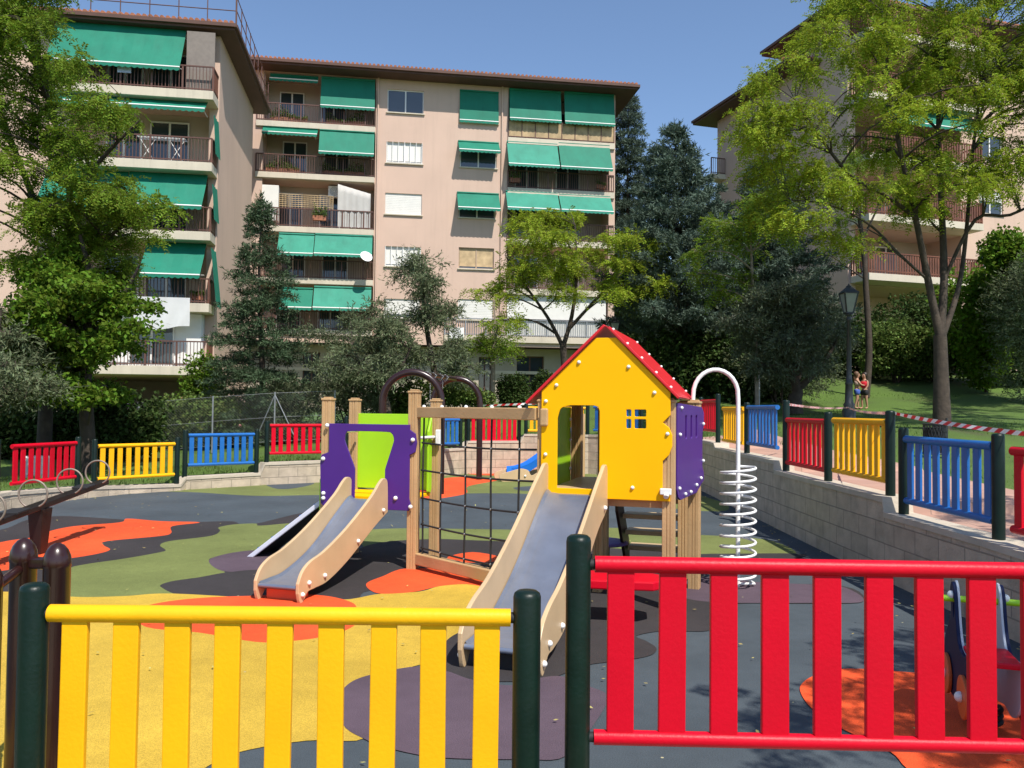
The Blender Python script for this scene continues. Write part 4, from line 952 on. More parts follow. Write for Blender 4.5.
# purple stepping stool under the house
t = empty('stepping_stool', (.98, 8.55, 0), 'low round purple stool standing under the yellow playhouse', 'stool')
q = MB(); q.lathe((.98,8.55,.0), [(.03,0),(.05,0),(.05,.20)], 12); q.build('leg', BLACK, t); q = MB(); q.lathe((.98,8.55,.20), [(.20,0),(.24,.012),(.24,.03),(.21,.045),(.1,.052)], 24); q.build('seat', mat('lilac_board', (.16,.10,.30), .5, .06), t)

# ------------------------------------------------------------------ swing with two brown arches
sw_ = empty('basket_swing', (-.8, 16.9, 0), 'brown steel swing frame of two round arches with a hanging red seat', 'swing')
def arch(c, half, ang, top):
    u = V(math.cos(R(ang)), math.sin(R(ang)), 0); C = V(*c, 0)
    pts = [C + u*half + Z*z for z in (-.02, .6, 1.2, top-half)]
    for k in range(1, 16): t = math.pi*k/16; pts.append(C + u*half*math.cos(t) + Z*(top-half + half*math.sin(t)))
    pts += [C - u*half + Z*z for z in (top-half, 1.2, .6, -.02)]
    q = MB(); q.tube(pts, .068, 14); return q.build('arch', BRN, sw_)
c1 = (-1.86, 15.3); c2 = (-1.25, 18.5)
arch(c1, .55, 0, 2.26); arch(c2, .53, 0, 2.26)
q = MB(); A_, B_ = V(*c1, 2.26), V(*c2, 2.26); q.cyl(A_, B_, .05); bm_ = q.build('crossbeam', BRN, sw_)
M_ = lerp(A_, B_, .5)
for t in (.3, .42, .58, .7):
    q = MB(); q.tube([lerp(A_,B_,t)+Z*.05, lerp(A_,B_,t)+V(.07,0,.0), lerp(A_,B_,t)-Z*.1, lerp(A_,B_,t)+V(-.07,0,0)], .014, 6, closed=True); q.build('shackle', GALV, bm_)
for t, dx in ((.36,.0),(.64,.0)):
    q = MB(); P_ = lerp(A_, B_, t)
    k = 0
    while k < 34:
        z = 2.16 - k*.045; a = V(.012,0,0) if k % 2 else V(0,.012,0)
        q.tube([P_*1 + V(0,0,z-2.26) + a*math.cos(s_)*1.0 + Z*.026*math.sin(s_) for s_ in np.linspace(0, 2*math.pi, 7)[:-1]], .004, 4, closed=True); k += 1
    o = q.build('chain', GALV, sw_)
q = MB(); mz = .60
q.tube([lerp(A_,B_,t)*1 + V(.0,0,z-2.26) for t, z in ((.36,.66),(.37,.60),(.42,.565),(.5,.56),(.58,.565),(.63,.60),(.64,.66))], [.02,.05,.075,.08,.075,.05,.02], 10); q.build('seat', REDP, sw_)

# small blue toddler slide at the back, beige scalloped sides
ts = empty('toddler_slide', (.9, 18.6, 0), 'small blue slide with scalloped beige sides at the back wall', 'slide')
P_ = V(.0, 18.35, 0); ud = V(.97, .22, 0).normalized(); us = V(-.22, .97, 0).normalized()
q = MB(); bed = crom([(-.05,.10),(.15,.12),(.4,.22),(.8,.5),(1.3,.92),(1.6,1.0)], 6, False)
for (x0,z0),(x1,z1_) in zip(bed[:-1], bed[1:]):
    for u0, u1, e0, e1 in ((-.25,-.22,.2,.03),(-.22,.22,.03,.03),(.22,.25,.03,.2)):
        a, b = P_+ud*x0+Z*z0, P_+ud*x1+Z*z1_; q.add([a+us*u0+Z*e0, b+us*u0+Z*e0, b+us*u1+Z*e1, a+us*u1+Z*e1], [(0,1,2,3)], True)
        q.add([a+us*u0+Z*(e0-.02), b+us*u0+Z*(e0-.02), b+us*u1+Z*(e1-.02), a+us*u1+Z*(e1-.02)], [(3,2,1,0)], True)
q.build('chute', mat('bright_blue_plastic', (.01,.16,.62), .35, .05), ts)
for sg in (-.28, .28):
    o = plate('side_board', PLY, ts, P_+us*sg, ud, Z, crom([(-.32,.05),(-.30,.16),(-.1,.22),(.05,.26),(.18,.28),(.32,.24),(.40,.13),(.55,.20),(.72,.22),(.84,.12),(.80,.0),(.2,-.01),(-.2,-.01)], 4), [], .03, .004)
    bolt(o, P_+us*(sg-.02)+ud*.25+Z*.12, -us, .025); bolt(o, P_+us*(sg-.02)+ud*.68+Z*.11, -us, .025)
q = MB()
for x in (1.35, 1.6): 
    for s_ in (-.25,.25): q.cyl(P_+ud*x+us*s_-Z*.02, P_+ud*x+us*s_+Z*1.5, .04)
q.build('support', TAN, ts)

# ------------------------------------------------------------------ seesaw with hoop handles
se = empty('seesaw', (-5.32, 9.2, 0), 'dark brown seesaw beam with pale hoop handles on a tapered pivot post', 'seesaw')
a = at(104, 482, 10.4); b = at(-75, 548, 6.9); dv = (b-a)
q = MB(); q.bar(a, b, .13, .06); SEW = mat('seesaw_dark_paint', (.013,.007,.006), .45, .2, 6)
bm = q.build('beam', SEW, se, bevel=.01)
sx = dv.cross(Z).normalized()
pm_ = lerp(a, b, .455)
q = MB(); 
w0, w1 = .10, .16
for z0, z1_, wa, wb in ((-.02, pm_.z-.03, .065, .105),):
    vs = [V(pm_.x+sx_*wa*.75, pm_.y+sy_*wa, z0) for sx_, sy_ in ((-1,-1),(1,-1),(1,1),(-1,1))] + [V(pm_.x+sx_*wb*.75, pm_.y+sy_*wb, z1_) for sx_, sy_ in ((-1,-1),(1,-1),(1,1),(-1,1))]
    q.add(vs, [(3,2,1,0),(4,5,6,7),(0,1,5,4),(1,2,6,5),(2,3,7,6),(3,0,4,7)])
q.build('pivot_post', SEW, se, bevel=.008)
HOOP = mat('pale_hoop_metal', (.24,.19,.15), .5, .15, 8, metal=.2)
for t in (.055, .265, .50, .73, .94):
    c = lerp(a, b, t) + Z*.15; q = MB(); n_ = dv.normalized(); s_ = sx
    q.tube([c + s_*.145*math.cos(k) + (Z*math.sin(k))*.145 for k in np.linspace(0, 2*math.pi, 33)[:-1]], .0105, 8, closed=True); q.build('hoop_handle', HOOP, se)
for t in (.16, .60, .85):
    q = MB(); q.bar(lerp(a,b,t-.035)+Z*.035, lerp(a,b,t+.035)+Z*.035, .18, .025); q.build('seat', BLACK, bm, bevel=.006)

# ------------------------------------------------------------------ pair of brown posts at the near left
gp = empty('twin_post', (-2.0, 3.45, 0), 'pair of short dark brown round topped posts joined by a bar', 'posts')
DOME = lambda h, r: [(r,0),(r,h-.05),(r*1.04,h-.048),(r*1.04,h-.03),(r*.98,h-.005),(r*.80,h+.02),(r*.5,h+.04),(r*.15,h+.05)]
p1 = at(24, 545, 3.5); p2 = at(57.5, 550, 3.42); p3 = at(-12, 570, 3.2)
for p in (p1, p2, p3):
    q = MB(); q.lathe((p.x, p.y, -.02), DOME(p.z, .052), 24); q.build('post', BRN, gp)
q = MB(); q.bar(V(p1.x,p1.y,p1.z-.075), V(p2.x,p2.y,p2.z-.055), .03, .05); q.cyl(V(p1.x,p1.y,p1.z-.09), V(p3.x,p3.y,p3.z-.09), .02); q.build('link_bar', BRN, gp, bevel=.01)

# ------------------------------------------------------------------ spring rider at the near right
sr = empty('spring_rider', (2.46, 4.25, 0), 'navy spring rider with orange wheels and a lime handlebar by the right wall', 'spring rider')
NAVY = mat('navy_board', (.008,.014,.055), .6, .06, spec=.2); ORW = mat('orange_board', (.65,.13,.03), .45, .06); EDGE = mat('grey_board_edge', (.5,.52,.58), .5, .05)
av = R(90-17.5); rx = V(math.cos(av), math.sin(av), 0); ry = V(-math.sin(av), math.cos(av), 0)   # rx: along the rider, away from the camera
RC = V(2.42, 4.22, 0); K = .82
body = crom([(x*K, z*K) for x, z in [(-.36,.34),(-.37,.44),(-.28,.50),(-.15,.47),(-.02,.50),(.05,.62),(.10,.80),(.17,.86),(.22,.80),(.20,.66),(.30,.55),(.40,.44),(.42,.30),(.34,.18),(.20,.13),(.0,.16),(-.15,.14),(-.28,.20)]], 4)
for sg in (-1, 1):
    o = plate('side_panel', NAVY, sr, RC + ry*.11*sg, rx, Z, body, [[(K*(.115+.025*math.cos(-t)), K*(.70+.06*math.sin(-t))) for t in np.linspace(0, 2*math.pi, 12)[:-1]]], .02, .004)
    e = plate('panel_edge', EDGE, o, RC + ry*(.11*sg - .013*sg), rx, Z, [(x*1.02, .36+(z-.36)*1.02) for x, z in body], [], .012, .002)
    for cx in (-.18, .22):
        wv_ = plate('wheel', ORW, sr, RC + ry*.132*sg, rx, Z, [(cx+.105*math.cos(t), .20+.105*math.sin(t)) for t in np.linspace(0, 2*math.pi, 28)[:-1]], [], .018, .004)
        b = bolt(o, RC + rx*cx + Z*.20 + ry*.142*sg, ry*sg, .026); 
    bolt(o, RC + rx*.115 + Z*.64 + ry*.121*sg, ry*sg, .022)
q = MB(); q.cyl(RC + rx*.115 + Z*.62 - ry*.20, RC + rx*.115 + Z*.62 + ry*.20, .017); q.build('handlebar', LIME, sr)
q = MB(); q.frame(RC, rx, ry, Z, -.30, -.02, -.10, .10, .385, .415); q.build('seat', REDP, sr, bevel=.008)
q = MB(); q.tube([RC + V(.075*math.cos(t), .075*math.sin(t), .02+.09*t/(2*math.pi*3)) for t in np.linspace(0, 2*math.pi*3, 50)], .012, 7); q.build('spring', BLACK, sr)
# ------------------------------------------------------------------ vegetation
def unit(a): return a / np.maximum(np.linalg.norm(a, axis=-1, keepdims=True), 1e-6)
def leafmesh(name, m, parent, C, D, S, L, W):
    """one mesh of many small pointed leaf faces; C base, D direction, S sideways"""
    n = len(C); L = L[:, None]; W = W[:, None]
    off = np.array(wloc(parent)) if parent is not None else 0
    v = np.empty((n, 4, 3), np.float32); C = C - off
    v[:, 0] = C; v[:, 1] = C + D*L*.45 + S*W*.5; v[:, 2] = C + D*L; v[:, 3] = C + D*L*.45 - S*W*.5
    me = bpy.data.meshes.new(name); me.vertices.add(4*n); me.vertices.foreach_set('co', v.ravel())
    me.loops.add(4*n); me.loops.foreach_set('vertex_index', np.arange(4*n, dtype=np.int32))
    me.polygons.add(n); me.polygons.foreach_set('loop_start', np.arange(0, 4*n, 4, dtype=np.int32)); me.polygons.foreach_set('loop_total', np.full(n, 4, np.int32))
    me.materials.append(m); me.update(); me.validate()
    return link(name, me, parent)
def expand(P, D, style, rng, k=1.):
    """sprays (position, direction) -> leaves"""
    n = len(P); up = np.array([0, 0, 1.])
    D = unit(D); r = unit(np.cross(D, up + rng.normal(0, .35, (n, 3)))); nn = np.cross(r, D)
    Cs, Ds, Ss, Ls, Ws = [], [], [], [], []
    def put(c, d, s, L, W):
        Cs.append(c); Ds.append(unit(d)); Ss.append(unit(s)); Ls.append(np.full(n, 1.)*L); Ws.append(np.full(n, 1.)*W)
    if style == 'pinnate':
        Lr = rng.uniform(.20, .32, (n, 1))*k
        for j in range(6):
            t = (j+1)/6.
            for sg in (-1, 1):
                dd = D*.5 + r*sg*.85 + rng.normal(0, .18, (n, 3)) - up*.15
                put(P + D*Lr*t - up*Lr*.35*t*t, dd, np.cross(dd, nn + rng.normal(0, .3, (n, 3))), rng.uniform(.055, .08, n)*k, rng.uniform(.026, .036, n)*k)
    elif style == 'broad':
        for j in range(5):
            dd = D*.5 + rng.normal(0, .7, (n, 3)) - up*.35
            put(P + rng.normal(0, .07*k, (n, 3)), dd, np.cross(dd, up + rng.normal(0, .5, (n, 3))), rng.uniform(.11, .18, n)*k, rng.uniform(.09, .14, n)*k)
    elif style == 'olive':
        for j in range(8):
            dd = D*.8 + rng.normal(0, .55, (n, 3)); put(P + D*.035*j*k, dd, np.cross(dd, rng.normal(0, 1, (n, 3))), rng.uniform(.075, .12, n)*k, rng.uniform(.02, .03, n)*k)
    elif style == 'needle':
        for j in range(9):
            dd = D*.55 + rng.normal(0, .55, (n, 3)) + up*.12; put(P + D*.02*j*k, dd, np.cross(dd, rng.normal(0, 1, (n, 3))), rng.uniform(.10, .17, n)*k, rng.uniform(.022, .034, n)*k)
    return [np.concatenate(a) for a in (Cs, Ds, Ss, Ls, Ws)]
def poly_px(poly, n, d0, dd, rng):
    """n points inside an outline seen from the path, spread in depth"""
    xs = [p[0] for p in poly]; ys = [p[1] for p in poly]; out = []
    while len(out) < n:
        x, y = rng.uniform(min(xs), max(xs)), rng.uniform(min(ys), max(ys)); ins = False
        for i in range(len(poly)):
            (x1, y1), (x2, y2) = poly[i], poly[i-1]
            if (y1 > y) != (y2 > y) and x < (x2-x1)*(y-y1)/(y2-y1)+x1: ins = not ins
        if ins: out.append(np.array(at(x, y, d0 + rng.uniform(-dd, dd))))
    return out
def tree(name, label, cat, base, stems, clusters, style, lm, bm, group=None, seed=1, nsub=8, nspray=22, k=1., limb=.035, droop=.15, jit=.10):
    """stems: list of (points, radii); clusters: list of (centre, radii)"""
    rng = np.random.default_rng(seed); base = Vector(base)
    t = empty(name, base, label, cat, group); q = MB(); nodes = []
    for pts, rad in stems:
        c = crom([tuple(p) for p in pts], 4, False); m_ = len(c)
        rr = [float(np.interp(i/(m_-1), np.linspace(0,1,len(rad)), rad)) for i in range(m_)]
        q.tube(c, rr, 10); nodes += [(np.array(p), r_) for p, r_ in zip(c, rr) ]
    NP_ = np.array([n_[0] for n_ in nodes]); P = []; D = []
    for cen, rad in clusters:
        cen = np.array(cen, float); rad = np.array(rad, float)
        # limb from a stem node that lies lower and near
        cost = np.linalg.norm(NP_-cen, axis=1) + np.maximum(0, NP_[:,2]-cen[2]+.3)*2.5
        i = int(np.argmin(cost)); a = NP_[i]; mid = (a+cen)/2 + np.array([0,0,.12*np.linalg.norm(cen-a)]) + rng.normal(0,.08,3)
        lr = min(limb, nodes[i][1]*.7) ; q.tube(crom([tuple(a), tuple(mid), tuple(cen)], 4, False), [lr*(1-.7*u/8) for u in range(9)], 6, cap=False)
        for s_ in range(nsub):
            u = unit(rng.normal(0, 1, 3)); u[2] = abs(u[2])*.9 - .35; e = cen + u*rad*rng.uniform(.55, 1.12); st = cen + u*rad*.08
            e2 = e - np.array([0,0,droop])*rng.uniform(.3,1.2)
            q.tube([tuple(st), tuple((st+e)/2 + np.array([0,0,.06])), tuple(e2)], [lr*.28, lr*.2, lr*.08], 4, cap=False)
            m_ = max(3, int(nspray*rng.uniform(.5, 1.4))); tt = rng.uniform(.2, 1.05, (m_, 1))
            p = st + (e2-st)*tt + np.array([0,0,.06])*np.sin(np.pi*np.clip(tt,0,1)) + rng.normal(0, jit, (m_, 3))*np.array([1,1,.6])
            P.append(p); D.append(unit(e2-st)*.6 + rng.normal(0, .55, (m_, 3)) + np.array([0,0,-.12]))
    q.build('trunk', bm, t)
    leafmesh('crown', lm, t, *expand(np.concatenate(P), np.concatenate(D), style, rng, k))
    return t
def conifer(name, label, base, h, Rb, z0, lm, group=None, seed=1, whorls=22, per=9, dens=1., k=1., droop=.25, up=0., tr=.16, shape=1.0, lean=(0,0), open_=0.):
    rng = np.random.default_rng(seed); base = Vector(base); t = empty(name, base, label, 'conifer', group); q = MB()
    b = np.array(base); top = b + np.array([lean[0], lean[1], h])
    q.tube([tuple(b+(top-b)*u + np.array([.05*math.sin(7*u),.04*math.cos(5*u),0])) for u in np.linspace(0,1,10)], [tr*(1-u*.95) for u in np.linspace(0,1,10)], 9)
    P = []; D = []
    for wv in range(whorls):
        u = (wv+rng.uniform(-.3,.3))/whorls; u = min(max(u, 0), .985); zc = z0 + (h-z0)*u; prof = (1-u)**shape
        for j in range(per):
            if rng.random() < open_: continue
            a = 2*math.pi*(j+rng.uniform(-.45,.45))/per + wv*2.4; L = Rb*(prof*rng.uniform(.70,1.18)+.05); d = np.array([math.cos(a), math.sin(a), 0])
            st = b + (top-b)*(zc/h) + np.array([0,0,rng.uniform(-.12,.12)]); n_ = max(4, int(L*7))
            tt = np.linspace(0, 1, n_)[:, None]; crv = st + d*L*tt + np.array([0,0,1.])*(up*L*tt - droop*L*tt**1.6 + .12*L*np.maximum(0,tt-.6)**1.)
            q.tube([tuple(p) for p in crv[::max(1,n_//4)]], [.028*(1-.8*i/5)*max(.3,L/Rb) for i in range(len(crv[::max(1,n_//4)]))], 4, cap=False)
            side = np.array([-d[1], d[0], 0])
            m_ = int(L*46*dens)+6; tq = rng.uniform(.08, 1.03, (m_,1))**.8; sp = rng.uniform(-1,1,(m_,1))*(.24*L*(1.05-tq)+.08)
            p = st + d*L*tq + np.array([0,0,1.])*(up*L*tq - droop*L*tq**1.6 + .12*L*np.maximum(0,tq-.6)) + side*sp + rng.normal(0,.05,(m_,3)) - np.array([0,0,1.])*np.abs(sp)*.25
            P.append(p); D.append(d*.75 + side*np.sign(sp)*.7 + rng.normal(0,.25,(m_,3)) + np.array([0,0,.1]))
    m_ = 40; P.append(np.array(top) - np.array([0,0,1.])*rng.uniform(0,.7,(m_,1)) + rng.normal(0,.05,(m_,3))); D.append(rng.normal(0,.4,(m_,3))+np.array([0,0,1.]))
    q.build('trunk', BARK, t)
    leafmesh('crown', lm, t, *expand(np.concatenate(P), np.concatenate(D), 'needle', rng, k))
    return t
def bush(name, label, c, rad, n, style, lm, group=None, seed=1, k=1., cat='bush', lumps=7, petals=0):
    """shrub: leafy lumps grown on a few woody stems"""
    rng = np.random.default_rng(seed); c = np.array(c, float); rad = np.array(rad, float); t = empty(name, (c[0], c[1], c[2]-rad[2]), label, cat, group); q = MB(); P = []; D = []
    for i in range(lumps):
        u = unit(rng.normal(0,1,3)); lc = c + u*rad*.52; lr = rad*rng.uniform(.42,.66)
        q.tube([(c[0]+u[0]*.1, c[1]+u[1]*.1, c[2]-rad[2]-.05), tuple((c+lc)/2-np.array([0,0,.2*rad[2]])), tuple(lc)], [.03,.02,.01], 5)
        m_ = n//lumps; w_ = unit(rng.normal(0,1,(m_,3))); rr = rng.uniform(.55,1.08,(m_,1))
        P.append(lc + w_*lr*rr); D.append(w_ + rng.normal(0,.5,(m_,3)) + np.array([0,0,.25]))
    q.build('stem', BARK, t)
    P = np.concatenate(P); D = np.concatenate(D); P[:,2] = np.maximum(P[:,2], c[2]-rad[2]+.03)
    leafmesh('foliage', lm, t, *expand(P, D, style, rng, k))
    if petals:
        i = rng.choice(len(P), petals); q = MB()
        for p in P[i]:
            f = V(*(p + unit(p-c)*.08))
            for a in range(5): q.add([f, f+V(.05*math.cos(a*1.26),.02,.05*math.sin(a*1.26)), f+V(.05*math.cos(a*1.26+1.2),-.02,.05*math.sin(a*1.26+1.2))], [(0,1,2)])
        tag(q.build('blossom', PETAL, t), kind='stuff')
    return t
def GP(px, d, dz=0.): 
    x = at(px, 400, d).x; return V(x, d, terr(x, d)+dz)
def flat(cs, r, rng, fz=.5): return [(c, (r*rng.uniform(.75,1.25), r*rng.uniform(.75,1.25), r*fz*rng.uniform(.8,1.2))) for c in cs]

rg = np.random.default_rng(7)
# big light-leaved lawn tree at the right
def clear(cl, px0, px1, py0, py1):
    o = []
    for c, r_ in cl:
        v = CM.transposed() @ (Vector(c) - EYE); x, y = 512 - v.x/v.z*FPX, 384 + v.y/v.z*FPX
        if not (px0 < x < px1 and py0 < y < py1): o.append((c, r_))
    return o
b = GP(942, 19); b.z -= .05
def A3(px, py, d): return at(px, py, d)
st = [([b, A3(941,370,19), A3(940,335,19)], [.21,.155,.14]),
      ([A3(940,337,19), A3(928,280,19), A3(915,215,18.6), A3(898,140,18.2), A3(885,60,18), A3(880,-30,18)], [.10,.08,.062,.046,.034,.015]),
      ([A3(940,337,19), A3(944,280,19.2), A3(942,215,19.4), A3(938,130,19.6), A3(942,40,19.8), A3(935,-60,20)], [.10,.085,.07,.052,.036,.015]),
      ([A3(941,340,19), A3(958,290,19.3), A3(966,235,19.5), A3(973,150,19.3), A3(985,60,19), A3(1000,-30,19)], [.08,.055,.046,.038,.026,.014]),
      ([A3(916,218,18.6), A3(885,195,18.2), A3(850,175,17.8), A3(815,130,17.4), A3(795,100,17.2)], [.05,.045,.04,.03,.015]),
      ([A3(928,280,19), A3(900,255,18.7), A3(870,225,18.3), A3(830,205,18), A3(790,200,17.8)], [.035,.03,.025,.02,.01]),
      ([A3(944,280,19.2), A3(975,220,19), A3(1010,215,18.8), A3(1050,195,18.6)], [.045,.04,.035,.02])]
cl = flat(poly_px([(735,95),(770,60),(820,10),(835,-60),(1080,-80),(1120,130),(1040,175),(985,185),(930,190),(860,170),(800,150),(770,150)], 138, 18.6, 2.0, rg), .62, rg, .33)
cl += flat(poly_px([(745,120),(790,100),(830,150),(900,185),(985,180),(1040,195),(930,215),(850,190),(790,235),(745,215)], 24, 18.2, 1.3, rg), .58, rg, .42)
cl += flat(poly_px([(850,-40),(1080,-60),(1110,120),(1030,180),(930,185),(880,150)], 36, 18.8, 2.0, rg), .58, rg, .34)
cl = clear(cl, 915, 975, 100, 134)
cl += flat([np.array(A3(*p)) for p in ((802,222,17.8),(775,212,17.8),(835,235,17.9),(850,240,18),(815,165,17.5),(780,150,17.3),(755,105,17.2),(1010,190,18.6),(1035,155,18.5),(990,170,18.9))], .5, rg, .42)
tree('robinia_tree', 'large multi stemmed tree with light yellow green leaves on the right lawn', 'tree', b, st, cl, 'pinnate', ROBIN, BARK, None, 3, nsub=8, nspray=12, k=1.0, limb=.04, droop=.2)
# young trees of the same leaf
b = GP(757, 24); tree('young_robinia', 'young thin tree with sparse light leaves in front of the blue cedars', 'tree', b, [([b, A3(756,340,24), A3(752,270,24), A3(750,205,24)], [.06,.05,.04,.015])],
     flat(poly_px([(695,225),(740,185),(790,200),(790,250),(750,280),(705,320),(690,300)], 13, 24, 1.1, rg), .62, rg, .45), 'pinnate', ROBIN2, BARKL, None, 5, 7, 11, 1.3)
b = GP(866, 30); tree('slim_tree', 'slim bare stemmed tree standing right behind the black lamp post', 'tree', b, [([b, A3(869,350,30), A3(866,290,30), A3(862,235,30), A3(850,170,30)], [.13,.12,.10,.08,.03]), ([A3(862,240,30), A3(880,200,30), A3(888,150,30)], [.05,.03,.015]), ([A3(866,280,30), A3(840,262,30), A3(822,250,29.6)], [.03,.02,.01])],
     flat(poly_px([(815,150),(890,120),(900,190),(850,215),(815,250)], 10, 29.8, 1., rg), .7, rg, .45), 'pinnate', ROBIN2, BARK, None, 6, 6, 10, 1.3)
b = GP(566, 29); tree('robinia_tree', 'light green spreading tree in front of the middle block, behind the playhouse roof', 'tree', b,
     [([b, A3(565,375,29), A3(563,345,29)], [.15,.13,.12]), ([A3(563,347,29), A3(548,318,29), A3(525,285,28.7), A3(505,255,28.5)], [.08,.06,.04,.015]), ([A3(563,347,29), A3(572,315,29), A3(577,270,29), A3(575,225,29)], [.09,.07,.05,.02]), ([A3(568,330,29), A3(600,295,29), A3(630,265,29)], [.07,.05,.02])],
     flat(poly_px([(485,262),(500,222),(540,208),(590,215),(625,228),(662,245),(664,292),(640,300),(600,290),(585,310),(545,300),(515,335),(480,318)], 44, 29, 1.6, rg), .75, rg, .36), 'pinnate', ROBIN, BARK, None, 8, 8, 12, 1.35)
b = GP(493, 26.5); tree('young_tree', 'slim pale trunked young tree behind the brown swing arches', 'tree', b, [([b, A3(493,370,26.5), A3(495,340,26.5), A3(494,300,26.5)], [.085,.075,.05,.015])],
     flat(poly_px([(468,352),(478,318),(500,298),(520,310),(524,345),(500,352)], 8, 26.5, .7, rg), .5, rg, .45), 'pinnate', ROBIN2, BARKL, None, 9, 6, 8, 1.3)
# left trees
b = GP(45, 18.5); b2 = GP(92, 17)
cl = flat(poly_px([(-90,-70),(60,-70),(50,40),(90,62),(84,90),(128,84),(148,124),(164,150),(150,166),(120,150),(60,165),(-80,190)], 50, 18, 1.8, rg), .62, rg, .45)
cl += flat(poly_px([(-60,-60),(52,-60),(44,60),(60,150),(40,260),(-60,280)], 34, 17.4, 1.2, rg), .6, rg, .5)
cl += flat(poly_px([(45,190),(100,168),(150,172),(180,188),(178,206),(150,232),(164,250),(140,290),(90,270),(45,250)], 24, 17.6, 1.3, rg), .55, rg, .45)
tree('robinia_tree', 'tall feathery leaved tree at the upper left before the left block', 'tree', b,
     [([b, A3(50,340,18.5), A3(62,270,18.3), A3(70,190,18), A3(48,100,18.2), A3(20,0,18.4), A3(0,-80,18.4)], [.17,.14,.11,.075,.05,.035,.02]), ([A3(62,270,18.3), A3(30,190,18.6), A3(0,110,18.6), A3(-30,30,18.6)], [.09,.07,.05,.02]), ([A3(75,190,18), A3(110,150,17.6), A3(140,120,17.4)], [.06,.04,.015]), ([A3(60,275,18.3), A3(105,240,17.6), A3(150,205,17.2)], [.06,.04,.015])],
     cl, 'pinnate', ROBIN2, BARK, None, 11, 8, 14, 1.1)
tree('broadleaf_tree', 'dense dark green broad leaved tree behind the left fences', 'tree', b2,
     [([b2, A3(85,380,17), A3(88,340,17), A3(90,280,17), A3(80,235,17)], [.16,.14,.12,.08,.03]), ([A3(88,340,17), A3(120,300,16.8), A3(140,265,16.8)], [.07,.05,.02]), ([A3(88,345,17), A3(55,300,17.3), A3(40,265,17.4)], [.07,.05,.02])],
     flat(poly_px([(30,255),(70,232),(110,262),(140,270),(160,285),(158,300),(138,330),(118,345),(105,385),(130,392),(85,404),(40,404),(12,380),(15,320),(22,300)], 64, 16.9, 1.3, rg), .55, rg, .7), 'broad', BROAD, BARK, None, 12, 8, 19, .68)
b = GP(-15, 15.2); tree('olive_tree', 'silvery grey olive tree cut by the left edge', 'tree', b, [([b, A3(-10,390,15.2), A3(-5,350,15.2), A3(0,310,15.2)], [.14,.12,.08,.03])],
     flat(poly_px([(-80,300),(0,278),(20,290),(30,325),(50,350),(58,378),(30,395),(10,408),(-20,412),(-80,400)], 26, 15.2, 1.0, rg), .45, rg, .8), 'olive', OLIVE, BARK, 'olive trees', 13, 9, 18, 1.05)
# conifers
b = GP(262, 25); conifer('spruce_tree', 'open pointed dark conifer against the left block gable', b, 7.6, 1.9, .3, SPRUCE, None, 14, 30, 7, .62, 1.0, .16, .06, .13, .85, (-.15,0), .3)
b = GP(674, 30); conifer('blue_cedar', 'tallest dense blue grey cedar, right of the middle block', b, 9.95, 2.8, 2.4, CEDAR, 'blue cedars', 15, 19, 8, .72, 1.35, .10, .18, .2, .75)
b = GP(765, 32); conifer('blue_cedar', 'second blue grey cedar, partly behind the lawn tree crown', b, 9.2, 2.9, 2.2, CEDAR, 'blue cedars', 16, 17, 8, .72, 1.35, .10, .15, .2, .75)
b = GP(716, 34); conifer('blue_cedar', 'shorter blue cedar filling the gap between the two big cedars', b, 7.6, 2.8, 1.4, CEDAR, 'blue cedars', 17, 14, 8, .72, 1.35, .12, .12, .2, .7)
b = GP(627, 52); conifer('deodar_cedar', 'distant drooping cedar top just beside the middle block corner', b, 18.0, 2.4, 6.0, CEDAR, None, 18, 22, 7, .55, 1.8, .55, .2, .2, .7, (0,0), .1)
# olives
b = GP(392, 23.5); tree('olive_tree', 'olive tree with forked dark trunk behind the low purple tower', 'tree', b,
     [([b, A3(385,400,23.5), A3(378,385,23.5), A3(362,370,23.5), A3(352,345,23.5)], [.13,.11,.09,.06,.02]), ([A3(378,385,23.5), A3(398,372,23.4), A3(412,345,23.4)], [.08,.06,.02])],
     flat(poly_px([(316,340),(335,295),(360,305),(385,300),(400,330),(400,378),(360,372),(330,382)], 22, 23.5, 1.2, rg), .5, rg, .8), 'olive', OLIVE, BARK, 'olive trees', 20, 8, 13, 1.25)
b = GP(440, 24.5); tree('olive_tree', 'taller olive tree right of the forked one, above the brown arches', 'tree', b,
     [([b, A3(438,390,24.5), A3(432,360,24.5), A3(424,310,24.5), A3(422,275,24.5)], [.13,.11,.09,.06,.02])],
     flat(poly_px([(395,300),(405,268),(422,255),(440,270),(450,310),(480,340),(482,372),(450,382),(420,372),(395,350)], 22, 24.5, 1.2, rg), .5, rg, .8), 'olive', OLIVE, BARK, 'olive trees', 21, 8, 13, 1.25)
b = GP(795, 24.5); tree('olive_tree', 'wide dark olive tree on the lawn left of the black lamp post', 'tree', b,
     [([b, A3(795,400,24.5), A3(797,388,24.5), A3(785,360,24.5), A3(765,325,24.5)], [.24,.20,.15,.08,.02]), ([A3(797,390,24.5), A3(822,365,24.3), A3(840,335,24.3)], [.12,.08,.02]), ([A3(796,390,24.5), A3(803,345,24.6), A3(805,305,24.6)], [.1,.07,.02])],
     flat(poly_px([(725,315),(760,285),(800,276),(826,285),(838,315),(845,350),(838,368),(800,362),(755,372),(730,350)], 44, 24.5, 1.5, rg), .62, rg, .75), 'olive', mat('dark_olive_leaf', (.10,.12,.068), .5, .22, 1.1, spec=.3, rand=.35, trans=.2, detail=2), BARK, 'olive trees', 22, 9, 16, 1.3)
